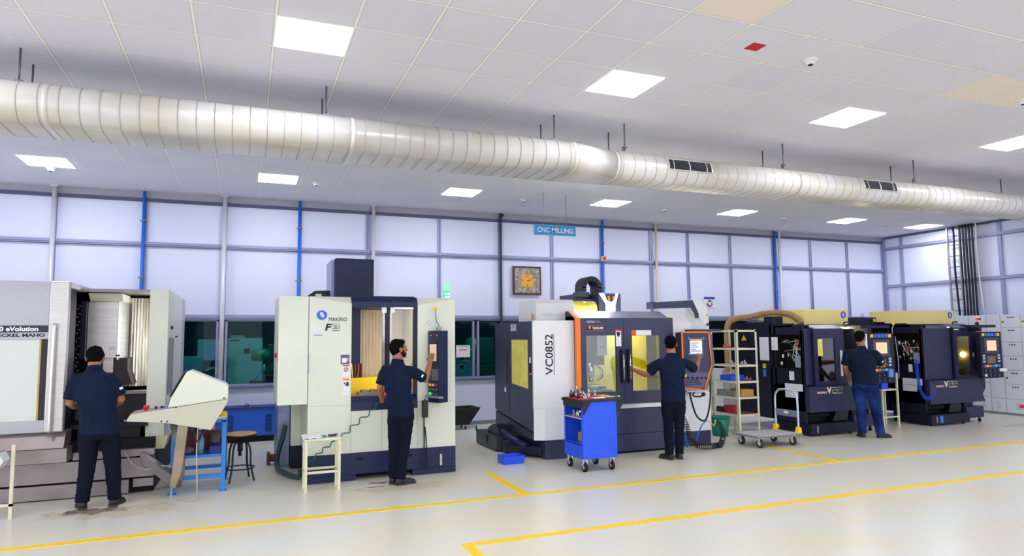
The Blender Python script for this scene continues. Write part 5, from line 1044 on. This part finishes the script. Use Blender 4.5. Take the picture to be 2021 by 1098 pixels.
    for z in (1.14, 1.2, 1.25): B().box(cx0+.04, cx0+.10, 8.412, 8.42, z, z+.035).box(cx0+.46, cx0+.52, 8.412, 8.42, z, z+.035).obj('key_group', mat('pale_key', (190, 200, 230)), cn)
    for i in range(4):
        for z in (.985, .90): B().cyl((cx0+.08+.12*i, 8.40, z), (cx0+.08+.12*i, 8.42, z), .026, n=14).obj('rotary_knob', PAPER if (i == 0 and z < .95) else (mat('knob_grey', (60, 62, 80))), cn)
    if X > 10: B().box(cx0+.48, cx0+.68, 8.405, 8.42, .965, 1.02).obj('paper_label', PAPER, cn)
    B().box(cx0-.055, cx0-.01, 8.43, 8.47, 1.35, 1.70).obj('white_strip', PAPER, cn) if X < 10 else None
    if X < 10:
        B().tube([(cx0+.58, 8.41, 1.72), (cx0+.57, 8.40, 1.80), (cx0+.60, 8.40, 1.84)], .008, 6, 4).obj('work_light_stem', ALU, cn); B().ball((cx0+.60, 8.40, 1.87), .024).obj('work_light', YELP, cn)
        B().tube([(cx0+.70, 8.46, 1.65), (cx0+.68, 8.42, 1.4), (cx0+.72, 8.44, 1.2), (cx0+.70, 8.43, .95), (cx0+.66, 8.42, .93)], .007, 6, 6).obj('cable', ALU, cn)
        B().box(cx0+.40, cx0+.50, 8.37, 8.41, .95, 1.08).obj('blue_cloth', mat('light_blue_cloth', (90, 150, 230), .9), cn)
    return t
mA = v22(8.77, 'first dark machining centre with a yellow top and open door, behind the man in jeans', True)
B().tube([(8.50, 10.28, 1.02), (8.50, 10.28, 1.5), (8.52, 10.28, 1.86), (8.62, 10.22, 2.0), (8.85, 10.0, 2.05), (9.05, 9.75, 2.11), (9.20, 9.45, 2.08), (9.24, 9.25, 1.98), (9.24, 9.18, 1.89)], .055, 14, 10).obj('extraction_hose', mat('tan_hose', (176, 144, 96), .7, var=.25, vs=60, bump=.6, stretch=(.3, .3, 1)), mA, label='tan corrugated extraction hose')
B().box(8.80, 9.05, 9.42, 9.62, 1.90, 2.03).obj('vent_box', V2, mA, .004); B().box(8.82, 9.3, 9.65, 10.1, 1.935, 1.96).obj('cable_tray', STEELD, mA)
v22(11.65, 'second dark machining centre with a yellow top and closed door, furthest right', False)
solo('spiral_hose', coil([(11.60, 8.80, 1.22), (11.585, 8.78, .95), (11.59, 8.74, .66), (11.56, 8.62, .52), (11.58, 8.52, .56), (11.60, 8.48, .66)], .026, .007, 34), mat('deep_blue_hose', (30, 80, 220), .35), 'deep blue spiral hose hanging on the side of the second yellow-topped machine', 'hose', (11.59, 8.7, .5))
sb_ = root('support_beam', 'long dark beam unit between the two yellow-topped machines', 'machine unit', (10.95, 9.6, 0))
B().box(10.50, 11.60, 9.6, 9.9, 1.86, 2.02).obj('beam', V2, sb_, .004); B().box(11.0, 11.5, 9.62, 9.9, 0, 1.86).obj('stand', PIT, sb_); B().ball((11.50, 9.56, 1.96), .03).obj('yellow_knob', YELP, sb_); B().torus((11.35, 9.7, 2.06), .035, .005, (0, 1, 0), 14, 5).obj('lifting_ring', BLACK, sb_)
t = root('side_table', 'small cream steel stand behind the man in jeans', 'table', (11.0, 9.0, 0))
X0, X1, Y0, Y1 = 10.80, 11.22, 8.90, 9.2
for x in (X0, X1-.03):
    for y in (Y0, Y1-.03): B().box(x, x+.03, y, y+.03, 0, .98 if x > X0 else .66).obj('leg', CREAM2, t)
B().box(X0, X1, Y0, Y1, .66, .685).obj('table_top', CREAM2, t); B().box(X0+.03, X1-.03, Y0, Y0+.02, .17, .195).obj('stretcher', CREAM2, t)
solo('storage_bin', bx(10.86, 11.02, 8.95, 9.15, .686, .80), BLUEP, 'small royal blue bin on the cream stand behind the man in jeans', 'bin', (10.94, 9.05, .686))
solo('plastic_bag', B().ball((9.63, 8.52, .93), .07, .06, .12), mat('grey_film', (170, 170, 200), .4, var=.3, vs=20), 'grey plastic bag hanging by the hand of the man in jeans', 'bag', (9.63, 8.52, .82))
# white machine cover pieces seen behind the rack
solo('white_unit', B().box(8.42, 8.72, 10.35, 10.9, 0, 1.05), GREYW, 'low white cabinet half hidden behind the cream rack', 'cabinet', (8.57, 10.6, 0))
# small operator stand cut by the left edge
t = root('operator_panel', 'small cream stand with a tilted mauve button panel at the left edge', 'control stand', (-2.28, 7.9, 0))
B().box(-2.09, -2.06, 7.98, 8.01, 0, .71).box(-2.4, -2.37, 7.98, 8.01, 0, .71).obj('leg', CREAM2, t)
B().box(-2.4, -2.06, 7.98, 8.01, .12, .145).obj('stretcher', CREAM2, t)
B().prism([(-2.5, .70), (-2.14, .66), (-2.10, .58), (-2.15, .50), (-2.5, .48)], 'y', 7.80, 8.0).obj('housing', GREYW, t, .006)
B().prism([(-2.5, .715), (-2.14, .675), (-2.14, .665), (-2.5, .70)], 'y', 7.81, 7.99).obj('button_plate', mat('mauve_keys', (176, 150, 176)), t)

# ================================================================== beyond the windows: grey-green machines and a drill press
WG = mat('pale_green_enamel', (176, 196, 176), .5, var=.06)
t = root('machine_cabinet', 'pale green-grey machine cabinet seen through the window left of the cream machine', 'machine', (.05, 15.2, 0))
B().box(-.32, .36, 15.0, 15.8, 0, 1.74).obj('body', WG, t, .01); B().box(.0, .11, 14.985, 15.0, 1.42, 1.52).obj('display', INK, t); B().box(-.28, -.1, 14.99, 15.0, 1.68, 1.70).obj('label_plate', INK, t); B().box(-.26, .0, 15.0, 15.4, 1.74, 1.80).obj('top_box', mat('beige_box', (180, 170, 130)), t)
t = root('machine_cabinet', 'grey upper machine housing seen through the window, left of the pale green one', 'machine', (-.6, 14.8, 0))
B().box(-.86, -.40, 14.6, 15.3, 1.30, 1.72).obj('upper_housing', mat('blue_grey_enamel', (150, 170, 176), .5), t, .01); B().box(-.80, -.46, 14.7, 15.3, 0, 1.30).obj('lower_body', mat('dark_grey_green', (50, 60, 66), .6), t); B().tube([(-.70, 14.58, 1.1), (-.55, 14.55, 1.15), (-.42, 14.55, 1.0), (-.40, 14.55, .8)], .02, 8, 5).obj('hose', WG, t)
t = root('machine_cabinet', 'light blue-grey low cabinet behind the glass beside the steel machine', 'machine', (-.86, 13.9, 0))
B().box(-1.10, -.74, 13.6, 14.2, 0, 1.40).obj('body', mat('blue_grey_enamel', (150, 170, 176)), t, .01)
GD = mat('drill_green', (20, 130, 84), .4)
t = root('drill_press', 'green pillar drill press standing beyond the window left of the cream machine', 'drill press', (.50, 13.6, 0))
B().cyl((.62, 13.6, 0), (.62, 13.6, 1.75), .05, n=14).obj('column', STEELD, t); B().cyl((.12, 13.6, 1.40), (.45, 13.6, 1.42), .10, .12, 18).obj('motor', GD, t); B().box(.42, .75, 13.5, 13.7, 1.30, 1.62).obj('head', mat('dark_green', (16, 70, 56), .5), t, .02)
B().cyl((.36, 13.6, .95), (.36, 13.6, 1.30), .03, n=12).obj('spindle', CHROME, t); B().box(.10, .70, 13.4, 13.8, .86, .92).obj('table', mat('dark_green', (16, 70, 56)), t); B().tube([(.30, 13.55, 1.12), (.20, 13.5, .98), (.12, 13.5, .93)], .02, 8).obj('lever', BLUEF, t)
B().tube([(.36, 13.6, 1.05), (.5, 13.62, 1.2), (.62, 13.6, 1.32)], .05, 8).obj('bracket', GD, t); B().box(.35, .8, 13.35, 13.85, 0, .10).obj('base', mat('dark_green', (16, 70, 56)), t)
t = root('valve_panel', 'white panel with four round red and green gauges beyond the window beside the paper notice', 'gauge panel', (4.0, 13.3, 0))
B().box(3.7, 4.4, 13.25, 13.6, 0, 1.22).obj('panel', mat('blue_grey_enamel', (150, 170, 176)), t)
for x in (3.98, 4.16):
    for z in (1.28, 1.09): B().cyl((x, 13.22, z), (x, 13.25, z), .075, n=20).obj('gauge', WHITE, t); B().prism([(x+.055*math.cos(a), z+.055*math.sin(a)) for a in [PI*i/8 for i in range(9)]], 'y', 13.21, 13.22).obj('red_half', RED, t); B().prism([(x+.055*math.cos(a), z+.055*math.sin(a)) for a in [PI+PI*i/8 for i in range(9)]], 'y', 13.21, 13.22).obj('green_half', GD, t)
t = root('grinding_machine', 'dark green machine tool beyond the window right of the paper notice', 'machine', (4.9, 14.2, 0))
B().box(4.55, 5.3, 14.0, 14.8, 0, 1.1).obj('base', mat('dark_green', (16, 70, 56)), t, .02); B().cyl((4.62, 14.1, 1.05), (4.62, 14.1, 1.55), .13, n=16).ball((4.66, 14.1, 1.55), .16).obj('turret', GD, t); B().box(4.8, 5.2, 14.1, 14.7, 1.1, 1.7).obj('head', mat('dark_green', (16, 70, 56)), t, .02)
# ================================================================== people
def blob(name, b, m, parent, voxel=.008, smooth=4, fold=0.0, fs=9.0, floor=None, seed=0.0, label=None):
    """closed shapes fused into one continuous skin"""
    org = origin_of(parent)
    tmp = bpy.data.objects.new('tmp', b.mesh('tmp')); COL.objects.link(tmp)
    r = tmp.modifiers.new('r', 'REMESH'); r.mode = 'VOXEL'; r.voxel_size = voxel; r.use_smooth_shade = True
    if smooth: s = tmp.modifiers.new('s', 'SMOOTH'); s.factor = .5; s.iterations = smooth
    me = bpy.data.meshes.new_from_object(tmp.evaluated_get(bpy.context.evaluated_depsgraph_get()))
    bpy.data.objects.remove(tmp)
    for v in me.vertices:
        p = v.co.copy()
        if fold:
            q = Vector((p.x*fs+seed, p.y*fs, p.z*fs*.75)); n = noise.noise(q)+.5*noise.noise(q*2.3)
            rg = 1-abs(noise.noise(Vector((p.x*7+seed, p.y*7, p.z*13))))*2
            p += v.normal*(n*fold+max(0, rg-.55)*fold*1.6)
        if floor is not None and p.z < floor: p.z = floor
        v.co = p-org
    me.name = name; me.materials.clear(); me.materials.append(m)
    me.polygons.foreach_set('use_smooth', [True]*len(me.polygons))
    o = bpy.data.objects.new(name, me); COL.objects.link(o); o.parent = parent
    if label: o['label'] = label
    return o
def rotm(x, y, z): return Matrix((x, y, z)).transposed()
def hand(b, wrist, d, n, side, curl=.35, spread=.0):
    """palm with four fingers of different length and a thumb; n: direction the palm faces; side: +1/-1 where the thumb is along d x n"""
    d = Vector(d).normalized(); n = Vector(n); n = (n-d*n.dot(d)).normalized(); s = d.cross(n)*side; w_ = Vector(wrist)
    b.ball(w_+d*.048, .040, .016, .056, 12, 8, rotm(s, n, d)); b.tube([w_-d*.03, w_+d*.03], [.027, .026], 10)
    for i, L in enumerate((.070, .079, .073, .058)):
        p = w_+d*(.088-.004*abs(i-1))+s*(.029-.0195*i); a = curl*.6+spread*i; dd = d+s*(.10-.06*i); dd.normalize(); pts = [p-dd*.015, p]; rr = [.0095, .0095]
        for k, fL in enumerate((.45, .31, .24)):
            ax = dd*math.cos(a)+n*math.sin(a); p = p+ax*L*fL; pts.append(p); rr.append(.0088-.0008*k); a += curl*(1.0-.15*k)
        b.tube(pts, rr, 8)
    p = w_+d*.022+s*.024; pts = [p]; t1 = (d*.62+s*.62+n*.35).normalized(); t2 = (d*.85+s*.30+n*.42).normalized()
    pts += [p+t1*.038, p+t1*.038+t2*.034, p+t1*.038+t2*.034+(t2+n*.3).normalized()*.024]; b.tube(pts, [.014, .0115, .0098, .008], 8)
def person(label, loc, J, yaw, hyaw, hpitch, tm, build=1.0, beard=False, sleeve_mark=None, hem=.78, seed=0.0):
    t = root('person', label, 'person', loc)
    V_ = {k: Vector(v) for k, v in J.items() if k not in ('hands', 'feet')}
    a = math.radians(yaw); rt = Vector((math.cos(a), -math.sin(a), 0)); fw = Vector((math.sin(a), math.cos(a), 0)); up = Vector((0, 0, 1))
    neck, hip = V_['neck'], V_['hip']; k = build
    def ell(c, hw, hd, n=20, e=2.4):
        out = []
        for i in range(n):
            q = 2*PI*i/n; cc, ss = math.cos(q), math.sin(q)
            out.append(c+rt*hw*math.copysign(abs(cc)**(2/e), cc)+fw*hd*math.copysign(abs(ss)**(2/e), ss))
        return out
    def at(z):      # spine point at height z
        u = (z-hip.z)/(neck.z-hip.z); return hip.lerp(neck, u)+fw*(-.02*math.sin(PI*max(0, min(1, u))))
    sz = (V_['shL'].z+V_['shR'].z)/2
    # ---- body: torso, limbs, head and hands in one continuous mesh
    b = B()
    b.loop([ell(at(hip.z-.05), .12*k, .085*k), ell(at(hip.z+.15), .115*k, .08*k), ell(at(sz-.15), .14*k, .09*k), ell(at(sz-.02), .11*k, .06*k), ell(at(sz+.04), .055, .05)])
    hy = math.radians(hyaw); hf = Vector((math.sin(hy), math.cos(hy), 0)); hr = Vector((math.cos(hy), -math.sin(hy), 0))
    hp = math.radians(hpitch); f = hf*math.cos(hp)-up*math.sin(hp); u = up*math.cos(hp)+hf*math.sin(hp); R3 = rotm(hr, f, u)
    hc = V_['head']
    b.tube([at(sz-.04), neck, hc-u*.05-f*.02], [.064, .061, .060], 14)
    for (o3, r3) in (((0, -.012, .022), (.073, .092, .094)), ((0, .022, -.045), (.056, .066, .066)), ((0, .05, .012), (.055, .04, .05)), ((0, .072, .036), (.044, .018, .012)), ((0, .098, -.014), (.013, .018, .014)), ((0, .090, .006), (.009, .014, .024)), ((0, .084, -.046), (.023, .012, .006)), ((0, .083, -.058), (.021, .011, .007)), ((0, .076, -.085), (.022, .018, .016)), ((.042, .052, -.018), (.022, .024, .022)), ((-.042, .052, -.018), (.022, .024, .022)), ((.078, -.008, -.004), (.010, .022, .032)), ((-.078, -.008, -.004), (.010, .022, .032)), ((.083, -.016, .006), (.008, .016, .020)), ((-.083, -.016, .006), (.008, .016, .020))):
        b.ball(hc+hr*o3[0]+f*o3[1]+u*o3[2], r3[0], r3[1], r3[2], 14, 10, R3)
    for s in 'LR':
        sh, el, wr = V_['sh'+s], V_['el'+s], V_['wr'+s]
        b.tube([sh-up*.03+(at(sz)-sh)*.12, sh.lerp(el, .5), el, el.lerp(wr, .3), wr], [.036*k, .044*k, .041*k, .043*k, .026], 12)
        hd = J['hands'][s]; hand(b, wr, hd[0], hd[1], hd[2], hd[3])
        hp_ = hip+rt*(.09 if s == 'R' else -.09)-up*.02
        b.tube([hp_, V_['kn'+s], V_['an'+s]], [.07, .045, .032], 10)
    blob('body', b, SKIN, t, .0052, 3)
    # eyes
    eb = B(); ib = B()
    for s in (-1, 1): eb.ball(hc+hr*.029*s+f*.0745+u*.012, .0100, n=10, m=8); ib.ball(hc+hr*.029*s+f*.0825+u*.012, .005, n=8, m=6)
    eo = eb.obj('eyes', PAPER, t); ib.obj('iris', INK, eo)
    # hair
    h = B()
    h.ball(hc-f*.030+u*.032, .081, .092, .092, 18, 12, R3); h.ball(hc-f*.055-u*.012, .064, .045, .062, 14, 10, R3); h.ball(hc+f*.012+u*.085, .062, .062, .032, 14, 8, R3)
    for s in (-1, 1): h.ball(hc+hr*.070*s+f*.004+u*.030, .012, .020, .030, 10, 8, R3); h.ball(hc+hr*.031*s+f*.083+u*.036, .015, .006, .004, 8, 6, R3)
    blob('hair', h, HAIR, t, .006, 2, .006, 60, seed=seed)
    if beard:
        q = B(); q.ball(hc+f*.026-u*.058, .056, .067, .046, 14, 10, R3)
        for s in (-1, 1): q.ball(hc+hr*.052*s+f*.022-u*.035, .016, .028, .035, 10, 8, R3)
        q.ball(hc+f*.085-u*.036, .022, .007, .005, 8, 6, R3); blob('beard', q, mat('stubble', (38, 24, 20), .9, var=.3, vs=60, spec=.1), t, .006, 2)
    # polo shirt
    s_ = B(); hz = hem
    s_.loop([ell(at(hz), .172*k, .125*k), ell(at(hz+.10), .168*k, .125*k), ell(at((hz+sz)/2), .160*k, .118*k), ell(at(sz-.22), .178*k, .122*k), ell(at(sz-.12), .184*k, .118*k), ell(at(sz-.045), .170*k, .100*k), ell(at(sz+.005), .135*k, .088*k), ell(at(sz+.04), .100*k, .078*k), ell(at(sz+.07), .076, .070), ell(at(sz+.092), .066, .064)])
    for q in 'LR':
        sh, el = V_['sh'+q], V_['el'+q]
        sd_ = sh-up*.018; s_.tube([at(sz-.03).lerp(sd_, .45), sd_, sh.lerp(el, .30), sh.lerp(el, .55), sh.lerp(el, .82)], [.060*k, .062*k, .066*k, .066*k, .069*k], 16)
    so = blob('polo_shirt', s_, SHIRT, t, .010, 10, .0065, 8.0, seed=seed)
    nd = (hc-u*.05-at(sz-.04)).normalized(); na = at(sz+.062)
    B().tube([na-nd*.010, na+nd*.045], [.076, .069], 20).obj('collar', SHIRT, so)
    if sleeve_mark:
        sh, el = V_['sh'+sleeve_mark], V_['el'+sleeve_mark]; c = sh.lerp(el, .55); dr_ = (Vector((0, 0, CAM_H))-c); ax = (el-sh).normalized(); dr_ = (dr_-ax*dr_.dot(ax)).normalized()
        out = (dr_+(rt if sleeve_mark == 'R' else -rt)*.8).normalized(); out = (out-ax*out.dot(ax)).normalized(); c = c+out*.073*k; sd = ax.cross(out)
        B().loop([[c+sd*.018+ax*.012, c-sd*.018+ax*.012, c-sd*.018-ax*.012, c+sd*.018-ax*.012], [c+sd*.018+ax*.012+out*.003, c-sd*.018+ax*.012+out*.003, c-sd*.018-ax*.012+out*.003, c+sd*.018-ax*.012+out*.003]], True, False).obj('sleeve_badge', PAPER, so)
    # trousers
    tr = B(); tr.loop([ell(at(hz+.04), .155*k, .108*k), ell(at(hip.z), .165*k, .118*k), ell(at(hip.z-.10), .165*k, .120*k), ell(at(hip.z-.15), .14*k, .10*k)])
    for q, sg in (('L', -1), ('R', 1)):
        kn, an = V_['kn'+q], V_['an'+q]; hp_ = hip+rt*.085*k*sg-up*.06
        tr.tube([hp_, hp_.lerp(kn, .35), hp_.lerp(kn, .75), kn, kn.lerp(an, .35), kn.lerp(an, .8), an-up*.03], [.090*k, .092*k, .077*k, .070*k, .068*k, .060*k, .062*k], 18)
    blob('trousers', tr, tm, t, .010, 5, .0075, 7.0, seed=seed+3)
    # shoes
    for q in 'LR':
        an = V_['an'+q]; fd = Vector((*J['feet'][q], 0)).normalized(); fs_ = Vector((fd.y, -fd.x, 0)); g = Vector((an.x, an.y, 0)); RR = rotm(fs_, fd, up)
        sb2 = B(); sb2.ball(g-fd*.015+up*.045, .042, .058, .05, 14, 10, RR); sb2.ball(g+fd*.075+up*.035, .045, .095, .040, 14, 10, RR); sb2.ball(g+fd*.135+up*.028, .046, .058, .032, 14, 10, RR); sb2.tube([g+up*.03, g-fd*.005+up*.105], [.042, .045], 14)
        sho = blob('shoe', sb2, SHOE, t, .008, 2, floor=.012)
        out = []
        for (x, y) in ((-.035, -.06), (.035, -.06), (.044, -.02), (.040, .05), (.050, .12), (.044, .17), (.02, .198), (-.02, .198), (-.044, .17), (-.050, .12), (-.040, .05), (-.044, -.02)): p = g+fs_*x+fd*y; out.append((p.x, p.y))
        B().prism(out, 'z', 0.001, .022).obj('sole', SOLE, sho)
    return t
person('man in navy polo and dark trousers, seen from behind, at the open steel machine', (-1.38, 8.15, 0), dict(
    head=(-1.452, 8.17, 1.530), neck=(-1.445, 8.11, 1.425), hip=(-1.375, 8.10, .86), shL=(-1.605, 8.10, 1.345), shR=(-1.285, 8.10, 1.345),
    elL=(-1.650, 8.13, 1.075), elR=(-1.195, 8.12, 1.095), wrL=(-1.575, 8.36, 1.01), wrR=(-1.29, 8.35, 1.02),
    knL=(-1.475, 8.15, .46), knR=(-1.25, 8.15, .455), anL=(-1.505, 8.15, .10), anR=(-1.225, 8.18, .10),
    hands={'L': ((.35, .9, -.25), (.3, .1, -1), -1, .5), 'R': ((-.35, .9, -.25), (-.3, .1, -1), 1, .5)}, feet={'L': (-.30, .9), 'R': (.25, .9)}),
    3, 0, 24, TROUS, 1.06, sleeve_mark='R', hem=.755, seed=1)
person('bearded man in a navy polo shirt touching the screen of the cream machine', (1.72, 7.93, 0), dict(
    head=(1.712, 7.92, 1.578), neck=(1.690, 7.90, 1.440), hip=(1.735, 7.91, .87), shL=(1.562, 8.005, 1.355), shR=(1.815, 7.785, 1.350),
    elL=(1.505, 8.02, 1.125), elR=(2.035, 7.90, 1.205), wrL=(1.565, 8.18, .965), wrR=(2.135, 8.06, 1.425),
    knL=(1.665, 7.96, .47), knR=(1.785, 7.92, .47), anL=(1.672, 7.99, .10), anR=(1.735, 7.895, .10),
    hands={'L': ((.15, .55, .3), (.9, .1, -.3), -1, .8), 'R': ((.055, .12, .13), (.5, .75, -.55), 1, .22)}, feet={'L': (.6, .75), 'R': (.98, .30)}),
    42, 78, -2, TROUS, .93, beard=True, sleeve_mark='R', hem=.80, seed=5)
person('man in navy polo holding a door handle and touching the orange-edged screen', (5.57, 7.93, 0), dict(
    head=(5.575, 7.92, 1.588), neck=(5.555, 7.90, 1.445), hip=(5.575, 7.91, .87), shL=(5.395, 7.955, 1.352), shR=(5.735, 7.84, 1.350),
    elL=(5.305, 8.12, 1.15), elR=(6.000, 7.945, 1.205), wrL=(5.238, 8.385, 1.225), wrR=(6.205, 8.14, 1.368),
    knL=(5.50, 7.94, .47), knR=(5.655, 7.90, .47), anL=(5.50, 7.93, .10), anR=(5.645, 7.90, .10),
    hands={'L': ((0.05, .9, .12), (.9, .05, 0), 1, .95), 'R': ((.16, .13, .13), (.3, .85, -.4), 1, .45)}, feet={'L': (-.15, .95), 'R': (.42, .9)}),
    24, 50, 0, TROUS, .97, beard=True, sleeve_mark=None, hem=.79, seed=9)
person('stocky man in a navy polo shirt and blue jeans working at a salmon-coloured screen', (9.6, 8.2, 0), dict(
    head=(9.535, 8.21, 1.635), neck=(9.535, 8.20, 1.50), hip=(9.565, 8.20, .93), shL=(9.435, 8.385, 1.395), shR=(9.640, 8.015, 1.390),
    elL=(9.395, 8.415, 1.13), elR=(9.825, 8.085, 1.180), wrL=(9.570, 8.50, .93), wrR=(10.075, 8.225, 1.195),
    knL=(9.50, 8.24, .50), knR=(9.665, 8.10, .48), anL=(9.52, 8.26, .10), anR=(9.72, 8.08, .10),
    hands={'L': ((.25, .3, -.6), (.8, -.5, .1), -1, .6), 'R': ((.75, .55, .0), (.1, .4, -.9), 1, .4)}, feet={'L': (.55, .83), 'R': (.97, -.18)}),
    58, 74, 4, JEANS, 1.13, sleeve_mark='R', hem=.865, seed=13)
